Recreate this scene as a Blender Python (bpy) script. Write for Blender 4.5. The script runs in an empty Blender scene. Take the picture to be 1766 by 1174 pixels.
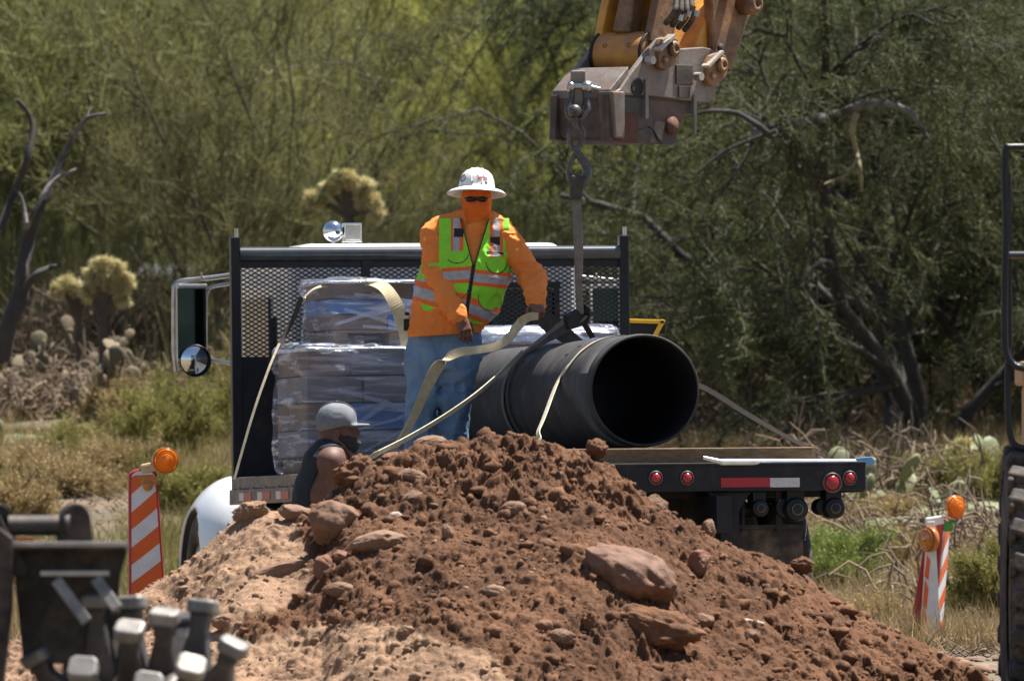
import bpy, bmesh, math, random
import numpy as np
from mathutils import Vector, Matrix

# ------------------------------------------------------------------ camera, light, exposure
F = 20000.0          # focal length in photo pixels (1766 wide)
ZC = 1.4             # camera height
HOR = 735.0          # horizon row in the photo
scene = bpy.context.scene
COL = scene.collection
cam_d = bpy.data.cameras.new('camera')
cam = bpy.data.objects.new('camera', cam_d); COL.objects.link(cam)
cam.location = (0, 0, ZC); cam.rotation_euler = (math.radians(90), 0, 0)
cam_d.sensor_width = 36.0; cam_d.lens = F/1766*36
cam_d.shift_y = (HOR-587)/1766
cam_d.clip_start = 1.0; cam_d.clip_end = 3000
cam_d.dof.use_dof = True; cam_d.dof.focus_distance = 69.0; cam_d.dof.aperture_fstop = 5.6
scene.camera = cam

world = bpy.data.worlds.new('World'); scene.world = world; world.use_nodes = True
wn = world.node_tree; bg = wn.nodes['Background']
sky = wn.nodes.new('ShaderNodeTexSky'); sky.sky_type = 'NISHITA'; sky.sun_disc = False
TOSUN = Vector((0.34, 0.20, 1.0)).normalized()
sky.sun_elevation = math.asin(TOSUN.z); sky.sun_rotation = math.atan2(TOSUN.x, TOSUN.y)
wn.links.new(sky.outputs[0], bg.inputs[0]); bg.inputs[1].default_value = 0.05
sun_d = bpy.data.lights.new('sun', 'SUN'); sun_d.energy = 5.0; sun_d.angle = math.radians(0.53); sun_d.color = (1, .95, .87)
sun = bpy.data.objects.new('sun', sun_d); COL.objects.link(sun)
sun.rotation_euler = TOSUN.to_track_quat('Z', 'Y').to_euler(); sun.location = (20, 60, 60)
vs = scene.view_settings
vs.view_transform = 'Standard'; vs.look = 'None'; vs.exposure = 1.34; vs.gamma = 1.0
scene.cycles.max_bounces = 6; scene.cycles.transparent_max_bounces = 12
scene.cycles.use_denoising = True

rng = np.random.default_rng(7); random.seed(7)

# ------------------------------------------------------------------ helpers
def P(px, py, d):
    """world point seen at photo pixel (px,py) at distance d"""
    return Vector(((px-883)/F*d, d, ZC+(HOR-py)/F*d))

def tag(o, label=None, cat=None, group=None, kind=None):
    if label: o['label'] = label
    if cat: o['category'] = cat
    if group: o['group'] = group
    if kind: o['kind'] = kind
    return o

def empty(name, loc=(0,0,0), rot=None, label=None, cat=None, group=None):
    o = bpy.data.objects.new(name, None); COL.objects.link(o)
    if isinstance(rot, Matrix): o.matrix_world = Matrix.Translation(Vector(loc)) @ rot.to_4x4()
    else: o.location = loc
    o.empty_display_size = .1
    tag(o, label, cat, group); return o

def parent(o, p):
    """parent with p's world transform removed (o holds world-space vertices)"""
    o.parent = p
    o.matrix_parent_inverse = p.matrix_basis.inverted() if not p.parent else (p.parent.matrix_basis @ p.matrix_basis).inverted()

def np_mesh(name, V, Fc, mats, mi=None, smooth=True, attr=None):
    me = bpy.data.meshes.new(name)
    V = np.asarray(V, dtype=np.float32)
    if isinstance(Fc, np.ndarray):
        n, k = Fc.shape
        me.vertices.add(len(V)); me.vertices.foreach_set('co', V.ravel())
        me.loops.add(n*k); me.loops.foreach_set('vertex_index', Fc.astype(np.int32).ravel())
        me.polygons.add(n); me.polygons.foreach_set('loop_start', np.arange(0, n*k, k, dtype=np.int32))
        if mi is not None: me.polygons.foreach_set('material_index', np.asarray(mi, dtype=np.int32))
        me.update(calc_edges=True)
    else:
        me.from_pydata([tuple(map(float, v)) for v in V], [], Fc)
        if mi is not None: me.polygons.foreach_set('material_index', np.asarray(mi, dtype=np.int32))
    me.polygons.foreach_set('use_smooth', np.full(len(me.polygons), bool(smooth)))
    for m in (mats if isinstance(mats, (list, tuple)) else [mats]): me.materials.append(m)
    if attr is not None:
        a = me.attributes.new('tint', 'FLOAT', 'POINT'); a.data.foreach_set('value', np.asarray(attr, dtype=np.float32))
    me.validate()
    return me

def link(name, me, par=None):
    o = bpy.data.objects.new(name, me); COL.objects.link(o)
    if par is not None: parent(o, par) if par.get('_w', False) else setattr(o, 'parent', par)
    return o

class MB:
    """collects shapes into ONE mesh"""
    def __init__(s): s.v = []; s.f = []; s.m = []; s.cur = 0; s.sm = []; s.smooth = False
    def add(s, vs, fs, smooth=None):
        b = len(s.v); s.v += [tuple(v) for v in vs]; s.f += [tuple(i+b for i in f) for f in fs]
        s.m += [s.cur]*len(fs); s.sm += [s.smooth if smooth is None else smooth]*len(fs); return s
    def box(s, c, size, R=None):
        hx, hy, hz = (x/2 for x in size); c = Vector(c)
        vs = [Vector((x, y, z)) for x in (-hx, hx) for y in (-hy, hy) for z in (-hz, hz)]
        if R is not None: vs = [R @ v for v in vs]
        return s.add([v+c for v in vs], [(0,1,3,2),(4,6,7,5),(0,4,5,1),(2,3,7,6),(0,2,6,4),(1,5,7,3)], False)
    def beam(s, a, b, w, h, up=(0,0,1)):
        a = Vector(a); b = Vector(b); d = (b-a); L = d.length; d.normalize(); up = Vector(up)
        x = d.cross(up); x = x.normalized() if x.length > 1e-6 else Vector((1,0,0)); z = x.cross(d)
        R = Matrix((x, d, z)).transposed()
        return s.box((a+b)/2, (w, L, h), R)
    def tube(s, path, r, n=8, cap=True, smooth=True):
        path = [Vector(p) for p in path]; rs = r if isinstance(r, (list, tuple, np.ndarray)) else [r]*len(path)
        vs = []; fs = []; prev = None
        for i, p in enumerate(path):
            t = (path[min(i+1, len(path)-1)]-path[max(i-1, 0)]).normalized()
            if prev is None:
                a = Vector((0,0,1)) if abs(t.z) < .9 else Vector((1,0,0)); x = t.cross(a).normalized()
            else:
                x = (prev - t*prev.dot(t)); x = x.normalized() if x.length > 1e-6 else t.orthogonal().normalized()
            prev = x; y = t.cross(x)
            for k in range(n):
                a = 2*math.pi*k/n; vs.append(p+(x*math.cos(a)+y*math.sin(a))*rs[i])
        for i in range(len(path)-1):
            for k in range(n):
                k2 = (k+1) % n; fs.append((i*n+k, i*n+k2, (i+1)*n+k2, (i+1)*n+k))
        s.add(vs, fs, smooth)
        if cap:
            s.add(vs[:n], [tuple(range(n))[::-1]], False); s.add(vs[-n:], [tuple(range(n))], False)
        return s
    def lathe(s, prof, origin=(0,0,0), axis=(0,0,1), n=32, ref=None, smooth=True, sx=1, sy=1, closed=False):
        """prof: list of (r, h)"""
        ax = Vector(axis).normalized(); x = Vector(ref).normalized() if ref else ax.orthogonal().normalized(); y = ax.cross(x)
        o = Vector(origin); vs = []; fs = []
        for r, h in prof:
            for k in range(n):
                a = 2*math.pi*k/n; vs.append(o+ax*h+x*(r*math.cos(a)*sx)+y*(r*math.sin(a)*sy))
        m = len(prof)
        for i in range(m if closed else m-1):
            j = (i+1) % m
            for k in range(n):
                k2 = (k+1) % n; fs.append((i*n+k, i*n+k2, j*n+k2, j*n+k))
        return s.add(vs, fs, smooth)
    def prism(s, poly, o, ex, ez, ey, t, smooth=False):
        """polygon (a,b) in plane ex,ez at o, extruded along ey by t (centred)"""
        o = Vector(o); ex = Vector(ex); ez = Vector(ez); ey = Vector(ey); n = len(poly)
        A = [o+ex*a+ez*b-ey*(t/2) for a, b in poly]; B = [p+ey*t for p in A]
        fs = [tuple(range(n))[::-1], tuple(range(n, 2*n))]
        fs += [(i, (i+1) % n, n+(i+1) % n, n+i) for i in range(n)]
        return s.add(A+B, fs, smooth)
    def ribbon(s, path, wdir, w, t=.004):
        """flat webbing: path points, width direction(s)"""
        path = [Vector(p) for p in path]; n = len(path)
        wd = [Vector(x) for x in wdir] if isinstance(wdir, list) else [Vector(wdir)]*n
        ww = w if isinstance(w, (list, tuple)) else [w]*n
        vs = []; fs = []
        for i, p in enumerate(path):
            tg = (path[min(i+1, n-1)]-path[max(i-1, 0)]).normalized()
            x = wd[i]-tg*wd[i].dot(tg); x.normalize(); nn = tg.cross(x)
            for a, b in ((-1,-1),(1,-1),(1,1),(-1,1)): vs.append(p+x*(a*ww[i]/2)+nn*(b*t/2))
        for i in range(n-1):
            for k in range(4): fs.append((i*4+k, i*4+(k+1) % 4, (i+1)*4+(k+1) % 4, (i+1)*4+k))
        fs += [(3,2,1,0), tuple((n-1)*4+k for k in range(4))]
        return s.add(vs, fs, False)
    def xf(s, M):
        s.v = [tuple(M @ Vector(v)) for v in s.v]; return s
    def build(s, name, mats, par=None, bevel=0, seg=2, label=None):
        me = bpy.data.meshes.new(name); me.from_pydata(s.v, [], s.f)
        for m in (mats if isinstance(mats, (list, tuple)) else [mats]): me.materials.append(m)
        me.polygons.foreach_set('material_index', s.m); me.polygons.foreach_set('use_smooth', s.sm)
        bm = bmesh.new(); bm.from_mesh(me); bmesh.ops.recalc_face_normals(bm, faces=bm.faces); bm.to_mesh(me); bm.free()
        me.update()
        o = bpy.data.objects.new(name, me); COL.objects.link(o)
        if bevel:
            b = o.modifiers.new('edge', 'BEVEL'); b.width = bevel; b.segments = seg; b.limit_method = 'ANGLE'; b.angle_limit = math.radians(40)
        if par is not None:
            if par.get('_w', 0): parent(o, par)
            else: o.parent = par
        if label: o['label'] = label
        return o

def wroot(name, loc, label, cat, group=None):
    """Empty for a thing whose parts are written in world coordinates"""
    o = empty(name, loc, None, label, cat, group); o['_w'] = 1; return o

def smooth_path(pts, n=8):
    """Catmull-Rom through points"""
    pts = [Vector(p) for p in pts]; out = []
    for i in range(len(pts)-1):
        p0 = pts[max(i-1, 0)]; p1 = pts[i]; p2 = pts[i+1]; p3 = pts[min(i+2, len(pts)-1)]
        for k in range(n):
            t = k/n
            out.append(.5*((2*p1)+(p2-p0)*t+(2*p0-5*p1+4*p2-p3)*t*t+(3*p1-p0-3*p2+p3)*t**3))
    out.append(pts[-1]); return out

# numpy noise ------------------------------------------------------
def _h(ix, iy, iz, seed):
    n = (ix*374761393+iy*668265263+iz*2147483647+seed*1274126177) & 0xffffffff
    n = ((n ^ (n >> 13))*1274126177) & 0xffffffff
    n = ((n ^ (n >> 16))*2246822519) & 0xffffffff
    return ((n ^ (n >> 15)) & 0xffff)/65535.0
def vnoise(x, y, z, seed=0):
    x, y, z = np.broadcast_arrays(np.asarray(x, float), np.asarray(y, float), np.asarray(z, float))
    ix = np.floor(x).astype(np.int64); iy = np.floor(y).astype(np.int64); iz = np.floor(z).astype(np.int64)
    fx = x-ix; fy = y-iy; fz = z-iz
    fx = fx*fx*(3-2*fx); fy = fy*fy*(3-2*fy); fz = fz*fz*(3-2*fz)
    r = 0
    for a in (0, 1):
        for b in (0, 1):
            for c in (0, 1):
                w = (fx if a else 1-fx)*(fy if b else 1-fy)*(fz if c else 1-fz)
                r = r+w*_h(ix+a, iy+b, iz+c, seed)
    return r*2-1
def fbm(x, y, z, s=1.0, octv=4, seed=0, gain=.5):
    r = 0; a = 1.0
    for o in range(octv):
        r = r+a*vnoise(x*s+o*17.3, y*s+o*5.1, z*s+o*9.7, seed+o); s *= 2.03; a *= gain
    return r
def worley2(x, y, s, seed=0):
    x = x*s; y = y*s; ix = np.floor(x).astype(np.int64); iy = np.floor(y).astype(np.int64)
    best = np.full(x.shape, 9.0); rid = np.zeros(x.shape)
    for a in (-1, 0, 1):
        for b in (-1, 0, 1):
            cx = ix+a; cy = iy+b
            px = cx+_h(cx, cy, cx*0+3, seed); py = cy+_h(cx, cy, cx*0+7, seed)
            d = np.hypot(x-px, y-py); rr = _h(cx, cy, cx*0+11, seed)
            m = d < best; best = np.where(m, d, best); rid = np.where(m, rr, rid)
    return best, rid

# signed-distance modelling: smooth one-piece bodies ---------------
class Field:
    def __init__(s, lo, hi, h):
        s.lo = np.array(lo, float); s.h = h
        n = np.ceil((np.array(hi)-s.lo)/h).astype(int)+1; s.n = n
        s.ax = [s.lo[i]+np.arange(n[i])*h for i in range(3)]
        s.V = np.full(n, .15, np.float32)
    def _sl(s, lo, hi):
        sl = []; g = []
        for i in range(3):
            a = max(0, int(math.floor((lo[i]-s.lo[i])/s.h))); b = min(s.n[i], int(math.ceil((hi[i]-s.lo[i])/s.h))+1)
            if b <= a: return None, None
            sl.append(slice(a, b)); g.append(s.ax[i][a:b])
        return tuple(sl), (g[0][:,None,None], g[1][None,:,None], g[2][None,None,:])
    def _merge(s, sl, d, k, sub):
        A = s.V[sl]
        if sub: s.V[sl] = np.maximum(A, -d); return
        if k <= 0: s.V[sl] = np.minimum(A, d); return
        hh = np.clip(.5+.5*(A-d)/k, 0, 1); s.V[sl] = A*(1-hh)+d*hh-k*hh*(1-hh)
    def cap(s, a, b, ra, rb=None, k=.02, sc=(1,1,1), sub=False):
        rb = ra if rb is None else rb
        a = np.array(a, float); b = np.array(b, float); sc = np.array(sc, float); R = max(ra, rb)
        m = k+4*s.h
        sl, g = s._sl(np.minimum(a, b)-R*sc-m, np.maximum(a, b)+R*sc+m)
        if sl is None: return s
        q = [(g[i]-a[i])/sc[i] for i in range(3)]; e = (b-a)/sc; L = max((e*e).sum(), 1e-9)
        t = np.clip((q[0]*e[0]+q[1]*e[1]+q[2]*e[2])/L, 0, 1)
        d = np.sqrt(sum((q[i]-t*e[i])**2 for i in range(3)))-(ra+(rb-ra)*t)
        s._merge(sl, d*min(1, sc.min()*1.3), k, sub); return s
    def chain(s, pts, k=.02, sc=(1,1,1)):
        for (p, r), (q, r2) in zip(pts[:-1], pts[1:]): s.cap(p, q, r, r2, k, sc)
        return s
    def ell(s, c, r, k=.02, R=None, sub=False):
        c = np.array(c, float); r = np.array(r, float); m = k+4*s.h; M = r.max()
        ext = r if R is None else np.array([M]*3)
        sl, g = s._sl(c-ext-m, c+ext+m)
        if sl is None: return s
        q = [g[i]-c[i] for i in range(3)]
        if R is not None: q = [sum(R[j][i]*q[j] for j in range(3)) for i in range(3)]
        kk = np.sqrt(sum((q[i]/r[i])**2 for i in range(3)))
        k2 = np.sqrt(sum((q[i]/r[i]**2)**2 for i in range(3)))
        d = kk*(kk-1)/np.maximum(k2, 1e-6)
        s._merge(sl, d, k, sub); return s
    def box(s, c, hs, r=.01, k=.0, R=None, sub=False):
        c = np.array(c, float); hs = np.array(hs, float); M = hs if R is None else np.array([np.linalg.norm(hs)]*3); m = k+4*s.h
        sl, g = s._sl(c-M-m, c+M+m)
        if sl is None: return s
        q = [g[i]-c[i] for i in range(3)]
        if R is not None: q = [sum(R[j][i]*q[j] for j in range(3)) for i in range(3)]
        q = [np.abs(q[i])-(hs[i]-r) for i in range(3)]
        d = np.sqrt(sum(np.maximum(x, 0)**2 for x in q))+np.minimum(np.maximum(np.maximum(q[0], q[1]), q[2]), 0)-r
        s._merge(sl, d, k, sub); return s
    def grid(s): return s.ax[0][:,None,None], s.ax[1][None,:,None], s.ax[2][None,None,:]
    def cut(s, fn):
        s.V = np.maximum(s.V, fn(*s.grid())).astype(np.float32); return s
    def folds(s, amp, scale, seed=0, st=(1,1,1)):
        m = np.abs(s.V) < .05
        idx = np.nonzero(m); x, y, z = (s.ax[i][idx[i]] for i in range(3))
        wx = .35/scale*vnoise(x*scale*.7, y*scale*.7, z*scale*.7, seed+50)
        r = 1-np.abs(vnoise((x+wx)*st[0]*scale, y*st[1]*scale, (z+wx)*st[2]*scale, seed))*2.2
        s.V[m] -= (amp*np.clip(r, 0, 1)**2).astype(np.float32); return s
    def noise(s, amp, scale, seed=0, octv=2, st=(1,1,1)):
        m = np.abs(s.V) < .05
        idx = np.nonzero(m); x, y, z = (s.ax[i][idx[i]] for i in range(3))
        s.V[m] += (amp*fbm(x*st[0], y*st[1], z*st[2], scale, octv, seed)).astype(np.float32); return s
    def copy(s):
        f = Field.__new__(Field); f.lo = s.lo; f.h = s.h; f.n = s.n; f.ax = s.ax; f.V = s.V.copy(); return f
    def mesh(s):
        V = s.V; V[0] = V[-1] = .1; V[:,0] = V[:,-1] = .1; V[:,:,0] = V[:,:,-1] = .1
        sg = V < 0
        c = [sg[a:sg.shape[0]-1+a, b:sg.shape[1]-1+b, d:sg.shape[2]-1+d] for a in (0,1) for b in (0,1) for d in (0,1)]
        cnt = sum(x.astype(np.int8) for x in c); act = (cnt > 0) & (cnt < 8)
        I = np.nonzero(act); N = len(I[0]); ids = np.full(act.shape, -1, np.int64); ids[I] = np.arange(N)
        acc = np.zeros((N, 3)); w = np.zeros(N)
        cor = [(a,b,d) for a in (0,1) for b in (0,1) for d in (0,1)]
        val = {q: V[I[0]+q[0], I[1]+q[1], I[2]+q[2]] for q in cor}
        for q in cor:
            for ax in range(3):
                if q[ax]: continue
                q2 = list(q); q2[ax] = 1; q2 = tuple(q2)
                va, vb = val[q], val[q2]; x = (va < 0) != (vb < 0)
                t = np.where(x, va/np.where(x, va-vb, 1), 0)
                p = np.zeros((N, 3)); p[:] = q; p[:, ax] = t
                acc[x] += p[x]; w[x] += 1
        pos = s.lo+(np.stack(I, 1)+acc/w[:,None])*s.h
        faces = []
        for ax in range(3):
            o1, o2 = [(1,2),(2,0),(0,1)][ax]
            sh = list(V.shape)
            a = [slice(None)]*3; b = [slice(None)]*3; a[ax] = slice(0, sh[ax]-1); b[ax] = slice(1, sh[ax])
            ch = sg[tuple(a)] != sg[tuple(b)]
            J = list(np.nonzero(ch)); ok = (J[o1] > 0) & (J[o2] > 0) & (J[o1] < sh[o1]-1) & (J[o2] < sh[o2]-1)
            J = [x[ok] for x in J]; ins = sg[tuple(J)]
            def cell(d1, d2):
                K = [x.copy() for x in J]; K[o1] = K[o1]-d1; K[o2] = K[o2]-d2; return ids[tuple(K)]
            Q = np.stack([cell(1,1), cell(0,1), cell(0,0), cell(1,0)], 1)
            Q[~ins] = Q[~ins][:, ::-1]; faces.append(Q)
        return pos, np.concatenate(faces)
    def build(s, name, mats, par=None, matfn=None, relax=1):
        V, Fc = s.mesh()
        for _ in range(relax):          # light smoothing
            acc = np.zeros_like(V); w = np.zeros(len(V))
            for k in range(4):
                np.add.at(acc, Fc[:, k], V[Fc[:, (k+1) % 4]]); np.add.at(acc, Fc[:, k], V[Fc[:, (k+3) % 4]]); np.add.at(w, Fc[:, k], 2)
            V = V*.5+.5*acc/np.maximum(w, 1)[:, None]
        mi = None
        if matfn is not None:
            C = V[Fc].mean(1); N = np.cross(V[Fc[:,2]]-V[Fc[:,0]], V[Fc[:,3]]-V[Fc[:,1]]); N /= np.maximum(np.linalg.norm(N, axis=1), 1e-9)[:,None]
            mi = matfn(C, N)
        me = np_mesh(name, V, Fc, mats, mi)
        o = bpy.data.objects.new(name, me); COL.objects.link(o)
        if par is not None:
            if par.get('_w', 0): parent(o, par)
            else: o.parent = par
        return o

# ------------------------------------------------------------------ materials
def srgb(r, g, b):
    f = lambda c: c/12.92 if c <= .04045 else ((c+.055)/1.055)**2.4
    return (f(r/255), f(g/255), f(b/255), 1)
def mat(name, c1, c2=None, rough=.6, metal=0, scale=8, bump=0, bscale=40, spec=.5, detail=5, cov=(.35,.65), dust=None, dust_amt=.5, dust_scale=5, tint=None, transl=0, coat=0, stretch=None):
    m = bpy.data.materials.new(name); m.use_nodes = True; nt = m.node_tree; N = nt.nodes; L = nt.links
    b = N['Principled BSDF']; b.inputs['Roughness'].default_value = rough; b.inputs['Metallic'].default_value = metal
    b.inputs['Specular IOR Level'].default_value = spec
    if coat: b.inputs['Coat Weight'].default_value = coat; b.inputs['Coat Roughness'].default_value = .08
    tc = N.new('ShaderNodeTexCoord'); src = tc.outputs['Object']
    if stretch:
        mp = N.new('ShaderNodeMapping'); mp.inputs['Scale'].default_value = stretch; L.new(src, mp.inputs[0]); src = mp.outputs[0]
    def noise(sc, det=detail, rg=.55):
        n = N.new('ShaderNodeTexNoise'); n.inputs['Scale'].default_value = sc; n.inputs['Detail'].default_value = det; n.inputs['Roughness'].default_value = rg
        L.new(src, n.inputs['Vector']); return n.outputs['Fac']
    def ramp(x, a, bb):
        r = N.new('ShaderNodeMapRange'); r.inputs['From Min'].default_value = a; r.inputs['From Max'].default_value = bb; L.new(x, r.inputs['Value']); return r.outputs[0]
    def mix(f, a, bb):
        x = N.new('ShaderNodeMix'); x.data_type = 'RGBA'
        if hasattr(f, 'links') or not isinstance(f, (int, float)): L.new(f, x.inputs['Factor'])
        else: x.inputs['Factor'].default_value = f
        for v, s_ in ((a, x.inputs['A']), (bb, x.inputs['B'])):
            if isinstance(v, tuple): s_.default_value = v if len(v) == 4 else (*v, 1)
            else: L.new(v, s_)
        return x.outputs['Result']
    col = c1 if len(c1) == 4 else (*c1, 1)
    if c2 is not None: col = mix(ramp(noise(scale), *cov), col, c2)
    if tint is not None:            # per-leaf hue variation stored with the mesh
        at = N.new('ShaderNodeAttribute'); at.attribute_name = 'tint'; col = mix(at.outputs['Fac'], col, tint)
    if dust is not None:
        col = mix(ramp(noise(dust_scale, 6, .65), .62-dust_amt*.4, .95-dust_amt*.4), col, dust)
    if isinstance(col, tuple): b.inputs['Base Color'].default_value = col
    else: L.new(col, b.inputs['Base Color'])
    if bump:
        bp = N.new('ShaderNodeBump'); bp.inputs['Strength'].default_value = bump; bp.inputs['Distance'].default_value = .01
        L.new(noise(bscale, 6, .6), bp.inputs['Height']); L.new(bp.outputs[0], b.inputs['Normal'])
    if transl:
        t = N.new('ShaderNodeBsdfTranslucent'); mx = N.new('ShaderNodeMixShader'); mx.inputs[0].default_value = transl
        if isinstance(col, tuple): t.inputs[0].default_value = col
        else: L.new(col, t.inputs[0])
        L.new(b.outputs[0], mx.inputs[1]); L.new(t.outputs[0], mx.inputs[2]); L.new(mx.outputs[0], N['Material Output'].inputs[0])
    return m
DUST = (.36,.25,.17,1)
M = {}
M['black_steel'] = mat('black_steel', (.006,.008,.012), (.011,.013,.018), .42, .0, 12, spec=.35, dust=(.05,.04,.035,1), dust_amt=.15, bump=.05)
M['truck_dark'] = mat('truck_dark', (.007,.010,.016), (.013,.016,.023), .5, 0, 9, spec=.35, dust=(.05,.042,.036,1), dust_amt=.2)
M['rail_grey'] = mat('rail_grey', (.13,.11,.10), (.2,.17,.15), .6, .2, 20, dust=DUST, dust_amt=.4)
M['white_paint'] = mat('white_paint', (.78,.79,.80), (.72,.73,.74), .28, 0, 3, coat=.6, dust=(.5,.45,.38,1), dust_amt=.05)
M['chrome'] = mat('chrome', (.75,.76,.78), None, .12, 1)
M['dull_chrome'] = mat('dull_chrome', (.42,.40,.37), (.55,.54,.52), .32, 1, 15)
M['mirror'] = mat('mirror', (.035,.05,.052), (.02,.03,.032), .04, 1, 3)  # dark teal tint paints in a dark reflection
M['glass_dark'] = mat('glass_dark', (.01,.016,.02), None, .06, 0, spec=.8)
M['amber'] = mat('amber', (.95,.36,.015), (.9,.28,.01), .2, 0, 60, cov=(.3,.7), coat=.6, transl=.45)
M['amber_deep'] = mat('amber_deep', (.5,.17,.01), (.36,.1,.01), .25, 0, 60, coat=.5)
M['red_lens'] = mat('red_lens', (.34,.012,.018), (.26,.01,.014), .25, 0, 120, coat=.5)
M['red_tape'] = mat('red_tape', (.42,.02,.035), (.34,.02,.03), .4, 0, 40)
M['white_tape'] = mat('white_tape', (.6,.6,.62), (.5,.5,.52), .4, 0, 40)
M['lens_ring'] = mat('lens_ring', (.16,.13,.12), (.09,.08,.075), .5, .3, 30)
M['rubber'] = mat('rubber', (.022,.020,.019), (.035,.031,.028), .8, 0, 20, dust=(.2,.14,.10,1), dust_amt=.35, bump=.2)
M['wood'] = mat('wood', (.24,.15,.075), (.15,.09,.045), .8, 0, 6, bump=.3, stretch=(1,12,12), dust=DUST, dust_amt=.2)
M['pipe'] = mat('pipe', (.040,.039,.040), (.058,.055,.054), .7, 0, 5, spec=.22, dust=(.12,.105,.095,1), dust_amt=.3, dust_scale=7, bump=.06, bscale=90)
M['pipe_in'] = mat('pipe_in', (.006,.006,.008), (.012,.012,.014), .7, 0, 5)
M['box_brown'] = mat('box_brown', (.17,.115,.085), (.12,.08,.06), .8, 0, 5, bump=.1)
M['box_blue'] = mat('box_blue', (.05,.13,.33), (.08,.19,.42), .6, 0, 5)
M['box_grey'] = mat('box_grey', (.13,.13,.15), (.18,.18,.2), .7, 0, 5)
M['web_tan'] = mat('web_tan', (.58,.48,.30), (.45,.37,.23), .85, 0, 25, bump=.3, bscale=250)
M['web_cream'] = mat('web_cream', (.62,.55,.40), (.5,.43,.3), .85, 0, 25, bump=.3, bscale=250)
M['web_brown'] = mat('web_brown', (.04,.03,.022), (.028,.022,.018), .85, 0, 20, bump=.3, bscale=250)
M['web_grey'] = mat('web_grey', (.22,.19,.155), (.15,.13,.11), .85, 0, 20, bump=.3, bscale=250)
M['web_dark'] = mat('web_dark', (.05,.048,.05), (.08,.075,.07), .85, 0, 20, bump=.3, bscale=250)
M['exc_yellow'] = mat('exc_yellow', (.80,.40,.035), (.62,.29,.04), .45, 0, 4, dust=(.26,.125,.055,1), dust_amt=.5, dust_scale=6, bump=.1, bscale=50)
M['exc_brown'] = mat('exc_brown', (.20,.10,.045), (.11,.062,.035), .6, 0, 5, dust=(.34,.19,.09,1), dust_amt=.45, dust_scale=11, bump=.35, bscale=25)
M['exc_grey'] = mat('exc_grey', (.25,.22,.20), (.13,.112,.10), .5, .2, 5, dust=(.2,.115,.075,1), dust_amt=.45, dust_scale=9, bump=.2)
M['exc_dark'] = mat('exc_dark', (.085,.07,.063), (.045,.038,.036), .6, .2, 9, dust=(.17,.09,.06,1), dust_amt=.4, bump=.25)
M['rust'] = mat('rust', (.13,.045,.028), (.08,.035,.022), .8, 0, 25, bump=.3)
M['chain'] = mat('chain', (.07,.07,.075), (.13,.115,.1), .4, .6, 30)
M['tire_rim'] = mat('tire_rim', (.3,.2,.08), (.2,.13,.06), .6, .2, 12)
M['comp_steel'] = mat('comp_steel', (.075,.066,.062), (.045,.04,.04), .5, .3, 9, dust=(.2,.15,.12,1), dust_amt=.3, bump=.3, bscale=30)
M['pad_steel'] = mat('pad_steel', (.23,.215,.20), (.15,.14,.13), .5, .3, 12, dust=(.4,.36,.31,1), dust_amt=.35, bump=.15)
M['comp_black'] = mat('comp_black', (.014,.012,.011), (.026,.022,.019), .5, .1, 7, spec=.3, dust=(.12,.085,.065,1), dust_amt=.45, dust_scale=3.5, bump=.1)
M['bright_edge'] = mat('bright_edge', (.45,.42,.38), (.3,.27,.24), .5, .3, 12)
M['sign_orange'] = mat('sign_orange', (.76,.115,.012), (.66,.10,.012), .35, 0, 9, dust=(.4,.2,.1,1), dust_amt=.1)
M['sign_white'] = mat('sign_white', (.72,.72,.75), (.62,.62,.65), .35, 0, 9, dust=(.45,.38,.3,1), dust_amt=.1)
M['sign_red'] = mat('sign_red', (.42,.03,.03), (.36,.03,.03), .45, 0, 9)
M['green_clip'] = mat('green_clip', (.06,.3,.05), None, .5)
M['bar_silver'] = mat('bar_silver', (.8,.82,.84), (.65,.68,.7), .25, .6, 20)
M['bar_blue'] = mat('bar_blue', (.14,.33,.62), (.2,.38,.62), .4, .2, 20)
M['skin'] = mat('skin', (.20,.085,.05), (.16,.07,.042), .45, 0, 30)
M['skin_dark'] = mat('skin_dark', (.14,.06,.038), (.10,.044,.03), .62, 0, 25)
M['shirt'] = mat('shirt', (.88,.265,.05), (.80,.22,.035), .85, 0, 7, bump=.15, bscale=120)
M['gaiter'] = mat('gaiter', (.80,.15,.008), (.7,.125,.008), .85, 0, 12)
M['lime'] = mat('lime', (.30,.76,.03), (.22,.66,.025), .7, 0, 9, bump=.2, bscale=150)
M['vest_orange'] = mat('vest_orange', (.85,.16,.02), (.75,.14,.02), .7, 0, 9)
M['vest_silver'] = mat('vest_silver', (.44,.44,.45), (.34,.34,.36), .45, .1, 30)
M['vest_black'] = mat('vest_black', (.012,.012,.014), None, .7)
M['jeans'] = mat('jeans', (.18,.28,.41), (.11,.19,.30), .85, 0, 6, dust=(.25,.25,.25,1), dust_amt=.12, bump=.25, bscale=160)
M['hat'] = mat('hat', (.74,.74,.74), (.66,.66,.65), .35, 0, 12, dust=(.5,.47,.42,1), dust_amt=.15)
M['hat_mark'] = mat('hat_mark', (.5,.10,.09), None, .5)
M['lens_black'] = mat('lens_black', (.008,.008,.009), None, .12)
M['cap_grey'] = mat('cap_grey', (.17,.185,.205), (.13,.145,.165), .85, 0, 9, bump=.15, bscale=120)
M['tank'] = mat('tank', (.008,.012,.018), (.013,.017,.024), .85, 0, 9)
M['hair'] = mat('hair', (.012,.009,.008), (.02,.015,.012), .7, 0, 90, bump=.4, bscale=300)
M['yellow_paint'] = mat('yellow_paint', (.75,.42,.02), (.6,.33,.02), .4, 0, 9, dust=DUST, dust_amt=.2)
M['tan_paint'] = mat('tan_paint', (.55,.30,.13), (.46,.25,.1), .5, 0, 9, dust=DUST, dust_amt=.3)
M['pale'] = mat('pale', (.7,.68,.62), None, .5)
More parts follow.
